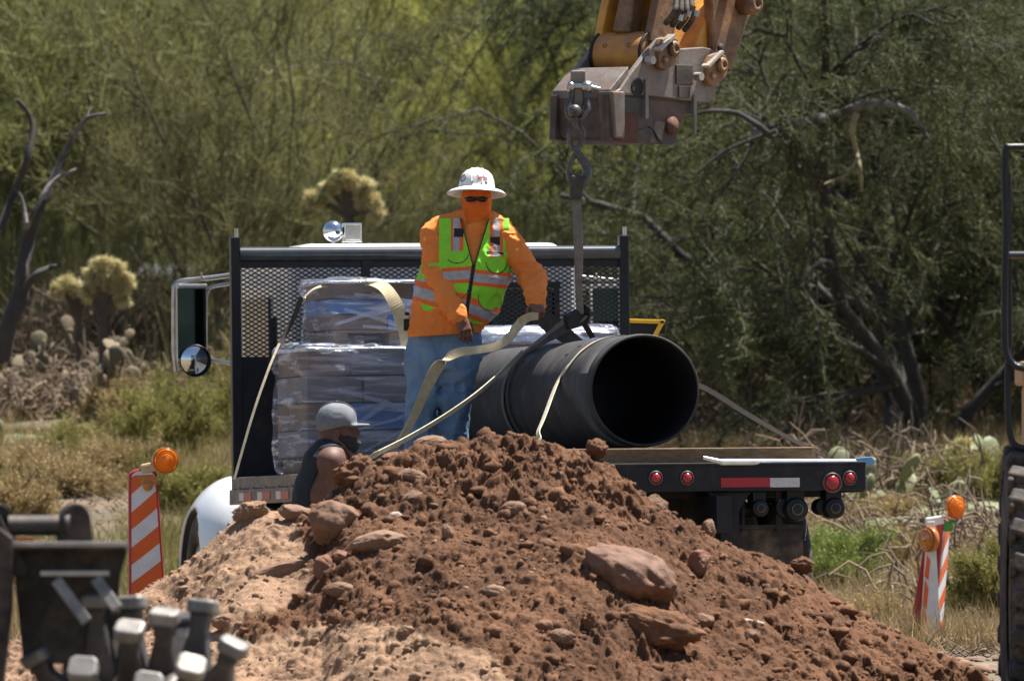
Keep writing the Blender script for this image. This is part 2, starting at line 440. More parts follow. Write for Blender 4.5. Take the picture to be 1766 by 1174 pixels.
M['blue_mark'] = mat('blue_mark', (.03,.3,.5), None, .5)
# ------------------------------------------------------------------ terrain: one sheet to the horizon
def px_of(x, y): return 883+F*x/y
TY = [0, 60, 78, 82, 86, 90, 95, 100, 110, 125, 150, 165, 200, 235, 300, 420, 700, 1500]
TZ = [0, 0, 0, .12, .60, 1.0, 1.42, 1.78, 2.15, 2.6, 3.2, 3.75, 5.9, 8.45, 14, 26, 60, 120]
def terr(x, y):
    x = np.asarray(x, float); y = np.asarray(y, float)
    z = np.interp(y, TY, TZ)
    rough = np.clip((y-76)/10, 0.0, 1)*np.clip((145-y)/20, .15, 1)
    z = z+rough*(.10*fbm(x, y, 0*x, .35, 4, 3))+.012*fbm(x, y, 0*x, 2.5, 3, 8)*(y < 200)
    return z
def tz(x, y): return float(terr(np.array([x]), np.array([y]))[0])
def make_ground():
    ys = np.concatenate([np.linspace(-40, 56, 20), np.linspace(57, 130, 300), np.linspace(131, 260, 90), np.linspace(266, 1500, 40)])
    t = np.linspace(-1, 1, 161); xs = np.sign(t)*(np.abs(t)*9+np.abs(t)**5*420)
    X, Y = np.meshgrid(xs, ys); Z = terr(X, Y)
    V = np.stack([X, Y, Z], -1).reshape(-1, 3); n = len(xs); m = len(ys)
    i = np.arange((m-1)*(n-1)); r = i//(n-1); c = i % (n-1); a = r*n+c
    Fc = np.stack([a, a+1, a+n+1, a+n], 1)
    g = mat('ground_soil', (.135,.095,.062), (.08,.066,.04), .95, 0, 1.2, bump=.5, bscale=14, dust=(.26,.19,.125,1), dust_amt=.25, dust_scale=4)
    o = link('ground', np_mesh('ground', V, Fc, g)); tag(o, kind='structure')
make_ground()
def make_road(name, y0, y1, col, lift):
    xs = np.linspace(-60, 60, 121); ys = np.linspace(y0, y1, 5)
    X, Y = np.meshgrid(xs, ys); Z = terr(X, Y)*0+np.interp(Y, TY, TZ)+lift
    V = np.stack([X, Y, Z], -1).reshape(-1, 3); n = len(xs); m = len(ys)
    i = np.arange((m-1)*(n-1)); r = i//(n-1); c = i % (n-1); a = r*n+c
    o = link(name, np_mesh(name, V, np.stack([a, a+1, a+n+1, a+n], 1), col)); tag(o, kind='structure')
M['asphalt'] = mat('asphalt', (.17,.175,.195), (.13,.135,.15), .7, 0, 1.5)
M['concrete'] = mat('concrete', (.5,.49,.47), (.4,.39,.37), .7, 0, 2)
make_road('road', 150.0, 155.5, M['asphalt'], .16)


# ------------------------------------------------------------------ the dirt pile
SIL = [(120,1120),(200,1040),(240,1008),(300,975),(345,945),(375,915),(400,885),(425,862),(455,868),(500,872),(545,874),(575,850),(600,815),(640,793),(700,768),(740,757),(800,751),(870,745),(930,748),(975,764),(1010,778),(1060,795),(1090,832),(1130,868),(1170,885),(1210,905),(1240,932),(1300,942),(1370,962),(1400,990),(1450,1030),(1500,1058),(1560,1086),(1620,1116),(1680,1150),(1730,1180),(1800,1220)]
DC = 62.5
SX = np.array([(p[0]-883)/F*DC for p in SIL]); SZ = np.array([ZC+(HOR-p[1])/F*DC-.038 for p in SIL])
SA = math.radians(31)
_fx = np.arange(-4, 4.5, .01); _k = np.exp(-.5*(np.arange(-30, 31)/9.0)**2); _k /= _k.sum()
_fz = np.interp(_fx, SX, SZ); _fz = np.where(_fx < SX[0], SZ[0]-(SX[0]-_fx)*.6, _fz); _fz = np.where(_fx > SX[-1], SZ[-1]-(_fx-SX[-1])*.6, _fz)
_fz = np.convolve(np.pad(_fz, 30, mode='edge'), _k, mode='valid')
def mound_base(X, Y):
    zc = np.interp(X, _fx, _fz)
    t = (DC+.10*vnoise(X*1.3, X*0, X*0, 5))-Y                    # >0 in front of the crest
    slope = .62+.08*vnoise(X*.9, Y*.9, X*0, 9)
    front = np.sqrt(t*t+.09)-.3
    z = zc-np.where(t > 0, slope*front, .75*front)
    ap = .47-.10*np.abs(X+.95)-.36*np.clip(61.75-Y, 0, 9)-1.2*np.clip(Y-61.75, 0, 9)+.05*vnoise(X*2, Y*2, X*0, 31)
    ap = np.where(X > -.1, ap-(X+.1)*.55, ap)
    z = np.maximum(z, ap)
    w = np.clip(t/.5, 0, 1)
    return z+w*.075*fbm(X, Y, z, 1.9, 3, 21), w
def dome(x, y, s, seed, r0, r1, amp, p=1.0):
    d, r = worley2(x, y, s, seed); R = r0+(r1-r0)*r; return amp*np.sqrt(np.clip(R*R-d*d, 0, 1))*(_h((r*9999).astype(np.int64), (r*777).astype(np.int64), (r*333).astype(np.int64), seed) < p)
def mound_relief(X, Y, z, w):
    S = Y/math.cos(SA)                                          # distance along the slope
    def wrp(a, f, sd): return a*vnoise(X*f, S*f, X*0, sd)
    x1 = X+wrp(.05, 8, 61)+wrp(.022, 21, 62); s1 = S+wrp(.05, 8, 63)+wrp(.022, 21, 64)
    x2 = X+wrp(.02, 19, 65)+wrp(.010, 47, 66); s2 = S+wrp(.02, 19, 67)+wrp(.010, 47, 68)
    h = dome(x1, s1, 5.5, 3, .12, .50, .10, .4)+dome(x1+3, s1, 10, 4, .15, .6, .075, .65)+dome(x2, s2, 21, 5, .2, .62, .055, .8)+dome(x2+7, s2, 42, 6, .2, .62, .026, .9)
    h = h+.022*fbm(X, S, z, 9, 4, 22, .6)*(.5+.5*w)+.010*fbm(X, S, z, 42, 2, 23)
    patch = .85+.4*vnoise(X*1.6, S*1.6, X*0, 44)
    return h*patch*(.5+.5*np.clip(w*2.2, 0, 1))
def mound_z(X, Y, fine=True):
    z, w = mound_base(X, Y)
    if fine: z = z+mound_relief(X, Y, z, w)*(1-.45*dry_mask(X, Y, z))*.8
    return z
def dry_mask(X, Y, z):
    px = px_of(X, Y); py = HOR-(z-ZC)*F/Y
    nz = 28*vnoise(X*2.4, Y*2.4, X*0, 41)+16*vnoise(X*8, Y*8, X*0, 42)
    left = np.clip((np.interp(py, [850,880,1000,1040,1075,1110], [560,528,532,505,430,430])-px+nz)/16, 0, 1)*(py > 845)
    low = np.clip((py-np.interp(px, [380,480,560,640,740,845,900,1000], [1090,1086,1082,1078,1088,1118,1190,1300])+nz*.6)/12, 0, 1)
    return np.clip(np.maximum(left, low), 0, 1)
def make_mound():
    xs = np.arange(-2.75, 3.1, .0092); ys = np.concatenate([np.arange(58.9, 62.2, .0105), np.arange(62.2, 63.0, .0095), np.arange(63.0, 66.0, .06)])
    X, Y = np.meshgrid(xs, ys); Z, W = mound_base(X, Y)
    D = dry_mask(X, Y, Z); H = mound_relief(X, Y, Z, W)*(1-.45*D)
    fr = np.clip(W*1.5, 0, 1)
    Z = Z+H*(.85+.15*(1-fr)); Y = Y-H*.52*fr
    keep = Z > -.04
    V = np.stack([X, Y, Z], -1).reshape(-1, 3); n = len(xs); m = len(ys)
    i = np.arange((m-1)*(n-1)); r = i//(n-1); c = i % (n-1); a = r*n+c
    Fc = np.stack([a, a+1, a+n+1, a+n], 1)
    kf = keep.ravel()[Fc].any(1); Fc = Fc[kf]
    used = np.unique(Fc); remap = np.full(len(V), -1); remap[used] = np.arange(len(used))
    s = mat('pile_soil', (.165,.084,.048), (.085,.044,.026), .95, 0, 3.5, bump=.9, bscale=70, tint=(.29,.185,.12,1), spec=.15, cov=(.3,.7), dust=(.06,.030,.019,1), dust_amt=.45, dust_scale=1.6)
    o = link('dirt_pile', np_mesh('dirt_pile', V[used], remap[Fc], s, attr=D.ravel()[used]))
    tag(o, 'heap of freshly dug reddish brown soil and stones in front of the flatbed truck', 'dirt pile')
make_mound()

# rocks and clods ---------------------------------------------------
def ico(sub):
    bm = bmesh.new(); bmesh.ops.create_icosphere(bm, subdivisions=sub, radius=1)
    v = np.array([x.co[:] for x in bm.verts]); f = np.array([[q.index for q in x.verts] for x in bm.faces]); bm.free(); return v, f
ICO1 = ico(1); ICO2 = ico(2); ICO5 = ico(5)
def mound_hit(px, py):
    """distance at which the sight line through a photo pixel meets the pile"""
    d = np.arange(58.7, 64.0, .01); x = (px-883)/F*d; z = ZC+(HOR-py)/F*d
    h = mound_z(x, d, False); w = np.nonzero(z <= h)[0]
    return float(d[w[0]]) if len(w) else DC
M['rock_brown'] = mat('rock_brown', (.16,.08,.045), (.105,.055,.033), .85, 0, 5, bump=.6, bscale=25, dust=(.24,.14,.085,1), dust_amt=.5)
M['rock_tan'] = mat('rock_tan', (.215,.13,.082), (.145,.082,.05), .85, 0, 6, bump=.5, bscale=25, dust=(.2,.11,.065,1), dust_amt=.5)
M['rock_red'] = mat('rock_red', (.19,.08,.043), (.13,.055,.032), .85, 0, 6, bump=.4, bscale=25, dust=(.2,.11,.065,1), dust_amt=.4)
M['rock_pink'] = mat('rock_pink', (.165,.082,.05), (.11,.054,.033), .8, 0, 7, bump=1.0, bscale=30, dust=(.25,.145,.10,1), dust_amt=.34, dust_scale=9)
M['rock_pale'] = mat('rock_pale', (.46,.38,.31), (.34,.25,.19), .8, 0, 10, bump=.4, bscale=25)
M['clod_soil'] = mat('clod_soil', (.172,.088,.05), (.095,.05,.03), .95, 0, 7, bump=1.0, bscale=55, spec=.15, dust=(.21,.11,.065,1), dust_amt=.35)
M['clod_dry'] = mat('clod_dry', (.28,.175,.115), (.2,.125,.08), .95, 0, 7, bump=1.0, bscale=55, spec=.2)
def rock(px, py, rx, rz, m, label, name='rock', cat='rock', tilt=0, ang=.15, sink=.25, seed=1, ry=None, rough=.07, d=None, flat=0):
    """rx, rz: half sizes in photo pixels"""
    d = d or mound_hit(px, py+rz*.5); s = d/F; v, f = ICO5
    q = v.copy()
    # facet: push towards a few random planes
    r_ = np.random.default_rng(seed)
    for _ in range(13):
        nrm = r_.normal(size=3); nrm /= np.linalg.norm(nrm); h = 1-ang*r_.uniform(.5, 1.5)
        dd = q @ nrm; q -= np.outer(np.maximum(dd-h, 0)*.85, nrm)
    q *= (1+rough*1.3*fbm(v[:,0], v[:,1], v[:,2], 1.9, 3, seed)+rough*.45*fbm(v[:,0], v[:,1], v[:,2], 6, 4, seed+9, .6))[:,None]
    if name == 'soil_clod': q *= (1+.10*fbm(v[:,0], v[:,1], v[:,2], 4.5, 3, seed+3))[:,None]
    q /= np.array([np.abs(q[:,0]).max(), np.abs(q[:,1]).max(), np.abs(q[:,2]).max()])
    ryv = ry or min(rx, rz)
    q *= np.array([rx*s, ryv*s*1.0, rz*s])
    c, sn = math.cos(math.radians(tilt)), math.sin(math.radians(tilt))
    x = q[:,0]*c-q[:,2]*sn; z = q[:,0]*sn+q[:,2]*c; q[:,0] = x; q[:,2] = z
    o = link(name, np_mesh(name, q, f, m)); p = P(px, py, d); o.location = p+Vector((0, ryv*s*sink, 0)); tag(o, label, cat); return o
RB, RT, RR, RP, RW, CS, CD = (M[k] for k in ('rock_brown','rock_tan','rock_red','rock_pink','rock_pale','clod_soil','clod_dry'))
rock(578,903,51,46,RB,'large rounded brown boulder on the pile below the capped worker', seed=3, ang=.12, sink=.1, ry=42, tilt=-18)
rock(650,936,54,22,RT,'flat tan slab of stone right beside the large rounded boulder', seed=4, tilt=10, ry=35)
rock(560,981,21,27,RR,'egg shaped reddish stone just below the large rounded boulder', seed=5, ang=.08, tilt=12)
rock(588,962,20,15,RR,'small reddish stone wedged between the egg shaped stone and the flat slab', seed=6)
rock(676,806,33,27,RR,'smooth reddish rock at the crest right of the capped worker', seed=7, tilt=20, d=62.45)
rock(711,823,27,15,RT,'tan cobble under the smooth reddish crest rock', seed=8, tilt=-8)
rock(742,765,32,15,RT,'pale ridged rock on the crest at the feet of the worker in the vest', seed=9, tilt=6, d=62.5)
rock(612,818,42,34,CS,'rough soil clod hiding the arm of the capped worker','soil_clod','soil clod', seed=10, ang=.2, rough=.1, d=62.4, tilt=15)
rock(1080,998,92,58,RP,'biggest pinkish half buried boulder in the middle of the right slope', seed=41, tilt=-24, ang=.15, sink=.72, ry=80, rough=.09)
rock(1115,1085,106,42,CS,'wide dark clod of earth directly under the biggest pinkish boulder','soil_clod','soil clod', seed=12, tilt=-8, ang=.2, rough=.12, sink=.5)
rock(1131,874,22,23,RB,'rounded brown rock on the skyline of the pile below the truck bumper', seed=13, d=62.4)
rock(1030,773,20,20,CS,'round soil clod sticking up under the mouth of the pipe','soil_clod','soil clod', seed=14, rough=.1, d=62.45)
rock(1206,972,21,27,RR,'upright reddish pointed rock right of the biggest pinkish boulder', seed=15, tilt=-12, ang=.25)
rock(1222,915,14,21,RB,'narrow brown rock on the skyline beside the truck mudflap', seed=16, tilt=-10, d=62.35)
rock(1384,975,22,17,CS,'soil clod on the skyline at the foot of the mudflap','soil_clod','soil clod', seed=17, rough=.1, d=62.3)
rock(888,880,27,17,RB,'half buried oval rock high on the middle of the pile', seed=18)
rock(978,872,24,20,CS,'lumpy clod to the right of the half buried oval rock','soil_clod','soil clod', seed=19, rough=.12)
rock(772,922,10,19,RT,'slim upright tan pebble in the middle of the slope', seed=20, tilt=14)
rock(680,891,14,9,RW,'small whitish stone above the flat tan slab', seed=21, tilt=18)
rock(710,858,21,12,RT,'oblong tan stone above the small whitish stone', seed=22, tilt=25)
rock(852,1022,28,15,RT,'smooth flat tan stone left of the biggest pinkish boulder', seed=23, tilt=-6)
rock(480,983,54,15,RT,'long tan slab overhanging on the dry left slope', seed=24, tilt=14, ang=.22)
rock(592,1018,38,15,RB,'dark flat stone between the dry left slope and the wet soil', seed=25, tilt=-4)
rock(968,1100,28,18,RB,'brown rock low on the slope in front of the biggest pinkish boulder', seed=26)
rock(1018,1072,17,22,CS,'upright dark clod at the lower left of the biggest pinkish boulder','soil_clod','soil clod', seed=27, rough=.12)
rock(1212,1070,22,14,RB,'brown stone at the right end of the wide dark clod', seed=28)
rock(1296,1096,17,13,RB,'dark rounded stone low on the right slope', seed=29)
rock(1290,1076,30,10,RW,'whitish crumbled stone above the dark rounded stone', seed=30, rough=.12, sink=.6)
rock(432,882,34,22,CD,'dry tan clod on the skyline by the truck fender','soil_clod','soil clod', seed=31, rough=.12, d=62.4, tilt=20)
rock(510,884,32,15,RT,'flat tan rock on the skyline left of the large rounded boulder', seed=32, tilt=-10, d=62.3)
rock(390,1072,28,17,RT,'tan rock beside the steel compaction pads', seed=33)
rock(940,1078,17,11,RR,'small reddish stone left of the upright dark clod', seed=34)
rock(700,1090,16,14,RT,'round tan stone half sunk in the dry apron of soil', seed=35)

def scatter_clods(name, n, smin, smax, mats_, dry_want, label=None):
    r = np.random.default_rng(int(n)); VS = []; FS = []; off = 0; base = [ICO1, ICO2]
    x = r.uniform(-2.5, 2.9, n*3); y = r.uniform(59.0, 62.75, n*3)
    z = mound_z(x, y); dm = dry_mask(x, y, z); ok = (z > .02) & (r.uniform(size=len(x)) < (dm if dry_want else 1-dm))
    x, y, z = x[ok][:n], y[ok][:n], z[ok][:n]
    for i in range(len(x)):
        s = smin*(smax/smin)**(r.uniform()**2.2); v, f = base[1] if s > .012 else base[0]
        k = 1+.22*r.normal(size=3); q = v*(1+r.uniform(-.28, .28, (len(v), 1)) if len(v) < 100 else 1+.34*vnoise(v[:,0]*1.7+i, v[:,1]*1.7, v[:,2]*1.7, i % 97)[:,None]+.22*vnoise(v[:,0]*4.5+i, v[:,1]*4.5, v[:,2]*4.5, i % 89)[:,None])
        a = r.uniform(0, 6.28); c_, s_ = math.cos(a), math.sin(a)
        q = q*k*s; q = np.stack([q[:,0]*c_-q[:,1]*s_, q[:,0]*s_+q[:,1]*c_, q[:,2]*.8], 1)
        VS.append(q+np.array([x[i], y[i], z[i]+s*.1])); FS.append(f+off); off += len(v)
    o = link(name, np_mesh(name, np.concatenate(VS), np.concatenate(FS), mats_, smooth=True)); tag(o, label, None, None, 'stuff')
scatter_clods('soil_crumbs', 12000, .0032, .013, CS, False, 'loose crumbs of brown soil covering the pile')
scatter_clods('dry_soil_crumbs', 2200, .0045, .028, CD, True, 'loose crumbs of dry tan soil on the left slope')
scatter_clods('soil_lumps', 300, .018, .05, CS, False, 'bigger lumps of brown soil lying on the pile')
scatter_clods('pebbles', 160, .006, .024, RT, False, 'tan pebbles mixed through the pile')
# ------------------------------------------------------------------ flatbed truck
YAW, PITCH, ROLL = math.radians(12), math.radians(-.86), math.radians(-.45)
DK = 1.18
MT = Matrix.Translation((.799, 68.0, DK)) @ Matrix.Rotation(YAW, 4, 'Z') @ Matrix.Rotation(PITCH, 4, 'X') @ Matrix.Rotation(ROLL, 4, 'Y') @ Matrix.Translation((0, 0, -DK))
def TW(u, v, h=0): return MT @ Vector((u, v, DK+h))
RT3 = MT.to_3x3()
U = RT3 @ Vector((1,0,0)); Vv = RT3 @ Vector((0,1,0)); Wv = RT3 @ Vector((0,0,1))
truck = empty('flatbed_truck', MT.translation, RT3, 'white cab flatbed truck with a black mesh headboard parked behind the dirt pile', 'truck')
truck.matrix_world = MT
BLK, DRK = M['black_steel'], M['truck_dark']
L6 = 6.3
mb = MB(); mb.box((0, L6/2+.06, DK-.055), (2.5, L6-.1, .11))
for k in range(8): mb.box((0, .5+k*.8, DK-.15), (2.3, .09, .10))
mb.build('bed', DRK, truck, .004)
mb = MB(); mb.box((0, 0, DK-.082), (2.6, .10, .165)); mb.box((0, -.052, DK-.006), (2.6, .012, .02)); mb.build('rear_sill', DRK, truck, .006)
for s in (-1, 1):       # stake-pocket side rails
    mb = MB(); mb.box((s*1.275, L6/2+.06, DK-.04), (.05, L6-.1, .075)); mb.box((s*1.31, L6/2, DK-.128), (.02, L6, .095))
    for k in range(14): mb.box((s*1.285, .35+k*.44, DK-.09), (.045, .09, .05))
    o = mb.build('side_rail', M['rail_grey'], truck, .004)
    for k in range(9):
        a = .7+k*.62
        t = MB(); t.box((s*1.3225, a, DK-.128), (.003, .26, .05)); t.build('red_reflector', M['red_tape'], o)
        t = MB(); t.box((s*1.3225, a+.21, DK-.128), (.003, .15, .05)); t.build('white_reflector', M['white_tape'], o)
# frame rails, rear frame, under-bed
mb = MB()
for s in (-1, 1): mb.box((s*.43, 4.6, DK-.30), (.09, 9.4, .22))
mb.box((0, 1.2, DK-.55), (.7, .2, .18)); mb.box((0, 9.0, DK-.62), (1.7, .12, .12)); mb.build('chassis', DRK, truck, .004)
mb = MB()
mb.prism([(-.130,-.168),(.122,-.168),(.088,-.21),(.045,-.28),(.035,-.50),(-.07,-.50),(-.07,-.33)], (.505, .05, DK), (1,0,0), (0,0,1), (0,1,0), .06)
mb.prism([(.130,-.168),(-.122,-.168),(-.088,-.21),(-.045,-.28),(-.035,-.50),(.07,-.50),(.07,-.33)], (-.505, .05, DK), (1,0,0), (0,0,1), (0,1,0), .06)
mb.box((0, .5, DK-.60), (1.1, .08, .10)); mb.box((0,.62,DK-.42),(.66,.03,.46)); mb.build('rear_frame', DRK, truck, .004)
# lights on the sill: (u offset, h, radius)
def on_sill(px, py): # truck-local u,h for a photo pixel on the sill face
    p = MT.inverted() @ P(px, py, 68.0); q = MT.inverted() @ P(px, py, 68.0+p.x*math.sin(YAW)); return q.x, q.z
for px, py, r in ((1127,824,.033),(1181,824,.033),(1462,824,.034),(1432,832,.047)):
    u, h = on_sill(px, py)
    mb = MB(); mb.lathe([(0,.0),(r*.99,0),(r,.006),(r*.7,.02),(0,.026)], (u,-.058,h), (0,-1,0), 28); o = mb.build('tail_light', M['red_lens'], truck)
    mb = MB(); mb.lathe([(r,0),(r*1.28,0),(r*1.3,.01),(r*1.15,.018),(r,.012)], (u,-.052,h), (0,-1,0), 28, closed=True); mb.build('lens_ring', M['lens_ring'], o)
    if px > 1400:
        mb = MB(); mb.lathe([(0,.0),(r*.99,0),(r,.006),(r*.7,.02),(0,.026)], (-u,-.058,h), (0,-1,0), 28); mb.build('tail_light', M['red_lens'], truck)
for (a, b, mm, nm) in ((1240,1325,'red_tape','red_reflector'),(1325,1376,'white_tape','white_reflector')):
    ua, h = on_sill(a, 832); ub, _ = on_sill(b, 832)
    for s in (1, -1):
        mb = MB(); mb.box((s*(ua+ub)/2, -.0525, h), (abs(ub-ua), .004, .055)); mb.build(nm, M[mm], truck)
# strap winches hanging under the sill, post and mudflaps
for px, py, r in ((1311,876,.052),(1374,878,.07),(1440,876,.062)):
    u, h = on_sill(px, py)
    mb = MB(); mb.lathe([(0,-.02),(r*.4,-.02),(r*.42,0),(r*.9,0),(r,.015),(r,.16),(r*.8,.18),(0,.18)], (u,-.02,h), (0,1,0), 24)
    mb.box((u, .09, h+r*1.1), (r*1.5, .15, r*1.5)); mb.cur = 1; mb.lathe([(r*.3,0),(r*.5,0),(r*.5,.012),(r*.3,.012)], (u,-.025,h), (0,-1,0), 20, closed=True)
    if px != 1311: mb.cur = 0; mb.lathe([(0,0),(r*.8,0),(r*.85,.02),(r*.8,.14),(0,.16)], (u-r*.75,.06,h+.01), (0,1,0), 20)
    mb.build('strap_winch', [BLK, M['lens_ring']], truck, .003)
for px in (1288, 1350):
    u, h = on_sill(px, 880); mb = MB(); mb.box((u, .1, h), (.018 if px == 1288 else .036, .02, .24)); mb.build('mudflap_hanger', DRK, truck)
for s in (1, -1):
    u0, h0 = on_sill(1330, 962); mb = MB(); mb.prism([(-.235,.19),(.205,.19),(.22,.17),(.225,-.2),(-.235,-.2)], (s*u0, .12, h0), (s,0,0), (0,0,1), (0,1,0), .012)
    mb.box((s*u0-.0, .105, h0+.185), (.45, .02, .025)); mb.build('mudflap', M['rubber'], truck, .003)
# wheels
def wheel(u, v, r, w, dual=False):
    e = empty('wheel', (u, v, r)); e.parent = truck
    s = 1 if u > 0 else -1
    mb = MB()
    for off in ((0,), (-.15*s*1, .15*s))[dual]:
        mb.lathe([(r*.58,-w/2),(r*.8,-w/2),(r*.95,-w*.46),(r,-w*.36),(r,w*.36),(r*.95,w*.46),(r*.8,w/2),(r*.58,w/2)], (off,0,0), (1,0,0), 40, closed=True)
        for k in range(36):
            a = 2*math.pi*k/36; mb.box((off, math.cos(a)*r*1.002, math.sin(a)*r*1.002), (w*.62, .035, .02), Matrix.Rotation(a-math.pi/2, 3, 'X'))
    mb.build('tire', M['rubber'], e)
    mb = MB(); mb.lathe([(r*.58,-w*.4),(r*.55,-w*.1),(r*.25,-w*.05*1),(r*.2,w*.3),(0,w*.32)], (0,0,0), (s,0,0), 32); mb.lathe([(r*.58,-w*.4),(r*.58,w*.4),(r*.5,w*.3)], (0,0,0), (s,0,0), 32)
    mb.build('rim', M['white_paint'], e)
wheel(-.93, 1.35, .49, .26, True); wheel(.93, 1.35, .49, .26, True); wheel(-.84, 9.35, .49, .27); wheel(1.0, 9.35, .49, .27)
mb = MB(); mb.tube([(-1.0,1.35,.5),(1.0,1.35,.5)], .09, 12); mb.lathe([(0,-.2),(.14,-.17),(.2,0),(.14,.17),(0,.2)], (0,1.35,.5), (0,1,0), 20); mb.build('rear_axle', DRK, truck)
# headboard
hb = empty('headboard', (0, L6, DK)); hb.parent = truck
for s in (-1, 1):
    mb = MB(); mb.box((s*1.268, 0, .72), (.062, .07, 1.62)); mb.build('post', BLK, hb, .006)
    mb = MB(); mb.tube([(s*1.268+.01, 0, 1.53), (s*1.268+.01, 0, 1.585)], .013, 8); mb.build('post_pin', M['dull_chrome'], hb)
mb = MB(); mb.tube([(-1.24,0,1.418),(1.24,0,1.418)], .047, 20); mb.build('top_rail', mat('rail_gloss', (.03,.034,.04), (.045,.05,.055), .22, .0, 12, coat=.7), hb)
mb = MB(); mb.box((0, 0, .355), (2.478, .02, .77)); mb.build('lower_plate', BLK, hb, .003)
mb = MB(); mb.box((0, .004, 1.352), (2.478, .022, .042)); mb.box((0, .004, .752), (2.478, .03, .03))
for u in (-.42, .42): mb.box((u, .0, 1.05), (.052, .04, .66))
mb.build('mesh_frame', BLK, hb, .003)
# expanded metal: two families of slanted strands clipped to the opening
mb = MB(); x0, x1, z0, z1 = -1.238, 1.238, .74, 1.345; px_, pz_ = .0505, .0295; sl = pz_/px_
for fam in (1, -1):
    k0 = -int((x1-x0)*sl/pz_)-2; k1 = int((z1-z0)/pz_)+int((x1-x0)*sl/pz_)+2
    for k in range(k0, k1):
        zz = lambda x: z0+k*pz_+fam*sl*(x-(x0 if fam > 0 else x1))*1.0
        pts = [(x, zz(x)) for x in (x0, x1)]
        (xa, za), (xb, zb) = pts
        t0, t1 = 0., 1.
        dz = zb-za
        if abs(dz) > 1e-9:
            ta, tb = sorted(((z0-za)/dz, (z1-za)/dz)); t0, t1 = max(t0, ta), min(t1, tb)
        if t1-t0 < .003: continue
        A = (xa+(xb-xa)*t0, .012 if fam > 0 else .0125, za+dz*t0); B = (xa+(xb-xa)*t1, .012 if fam > 0 else .0125, za+dz*t1)
        mb.beam(A, B, .0045, .0076, (0,0,1))
mb.build('expanded_mesh', BLK, hb)
# cab (u shifted a little to the right as it stands)
CX = .10
cab = empty('cab', (CX, 7.5, 1.0)); cab.parent = truck
def cb(): return MB()
WH = M['white_paint']
f = Field((-1.06,-.95,-.1), (1.06,.95,1.80), .025)
f.box((0,0,.80), (.96,.86,.84), .09, 0); f.box((0,0.02,1.60), (.86,.78,.08), .07, .05)
f.box((0,-.88,1.13), (.80,.06,.26), .04, 0, sub=True)
shell = f.build('cab_shell', WH, cab)
mb = cb(); mb.box((0, -.835, 1.13), (1.58, .012, .50)); mb.build('rear_window', M['glass_dark'], cab)
mb = cb()
for s in (-1,1): mb.box((s*.80, -.868, 1.13), (.035,.02,.58))
mb.box((0,-.868,1.405),(1.65,.02,.04)); mb.box((0,-.868,.86),(1.65,.02,.04)); mb.build('window_seal', M['rubber'], cab, .004)
for s in (-1,1):
    mb = cb(); mb.box((s*.975, .15, 1.10), (.012, .85, .50)); mb.build('side_window', M['glass_dark'], cab)
    d = cb(); d.box((s*.972, .18, .42), (.014, 1.05, .72)); o = d.build('door', WH, cab, .006)
    h = cb(); h.box((s*.987, -.2, .62), (.02, .16, .03)); h.build('handle', BLK, o)
    if s < 0:
        e = cb(); e.lathe([(0,0),(.13,0),(.13,.003),(0,.003)], (s*.98, .22, .45), (s,0,0), 28); e.build('door_emblem', M['blue_mark'], o)
mb = cb(); mb.box((0, .80, 1.06), (1.6, .012, .5)); mb.build('windshield', M['glass_dark'], cab)
# roof lamps and clearance lights
def cabpt(px, py, d=75.3): return (MT.inverted() @ P(px, py, d)) - Vector((CX, 7.5, 1.0))
for px in (520, 621, 682, 790, 880):
    q = cabpt(px, 422); mb = cb(); mb.lathe([(.04,-.03),(.04,0),(.034,.018),(0,.026)], (q.x, -.3, 1.668), (0,0,1), 16, sx=1.2); mb.build('clearance_light', M['amber'], cab)
q = cabpt(563, 402); mb = cb(); mb.lathe([(0,.055),(.03,.05),(.052,.036),(.066,.012),(.068,0),(.066,-.02),(0,-.02)], (q.x, -.2, q.z+.005), (0,-1,0), 36); mb.tube([(q.x,-.19,q.z-.06),(q.x,-.19,1.65)], .012, 8); o = mb.build('round_lamp', M['chrome'], cab)
mb = cb(); mb.lathe([(0,0),(.014,0),(.014,.02),(0,.02)], (q.x+.018,-.245,q.z-.005), (0,-1,0), 12); mb.build('lamp_nut', M['vest_black'], o)
q = cabpt(596, 403); mb = cb(); mb.box((q.x, -.2, q.z), (.115, .09, .125)); mb.cur = 1; mb.box((q.x, -.247, q.z), (.095, .008, .10)); mb.cur = 0
mb.box((q.x,-.2,q.z-.08),(.05,.04,.05)); mb.build('square_lamp', [M['chrome'], M['dull_chrome']], cab, .008)
# hood, fenders, bumper
f = Field((-.85,8.2,.7), (1.05,10.6,1.95), .03); f.box((CX,9.2,1.28), (.50,.85,.40), .16, 0); f.build('hood', WH, truck)
mb = MB(); mb.box((CX, 10.35, .75), (1.5, .12, .3)); mb.build('front_bumper', M['chrome'], truck, .03)
for s in (-1, 1):
    f = Field((CX-1.25 if s < 0 else CX+.3, 8.2, .35), (CX-.3 if s < 0 else CX+1.25, 10.6, 1.3), .02)
    f.ell((CX+s*.80, 9.3, .66), (.375, .95, .56), 0); f.box((CX+s*.62, 9.35, .85), (.25,.85,.26), .15, .12)
    f.cap((CX+s*.70,9.38,.47), (CX+s*1.4,9.38,.47), .53, k=0, sub=True)
    f.cut(lambda x,y,z: .45-z+0*x+0*y)
    f.build('fender', WH, truck)
    mb = MB(); mb.lathe([(0,-.14),(.525,-.14),(.525,.155),(.515,.155),(.515,-.12),(0,-.12)], (CX+s*.93, 9.38, .47), (s,0,0), 40); mb.build('dark_arch_liner', M['vest_black'], truck)  # black liner added to darken the inside of the wheel arch
    mb = MB(); mb.box((CX+s*1.02, 8.72, .52), (.16, .05, .1)); mb.build('mud_guard', M['rubber'], truck)
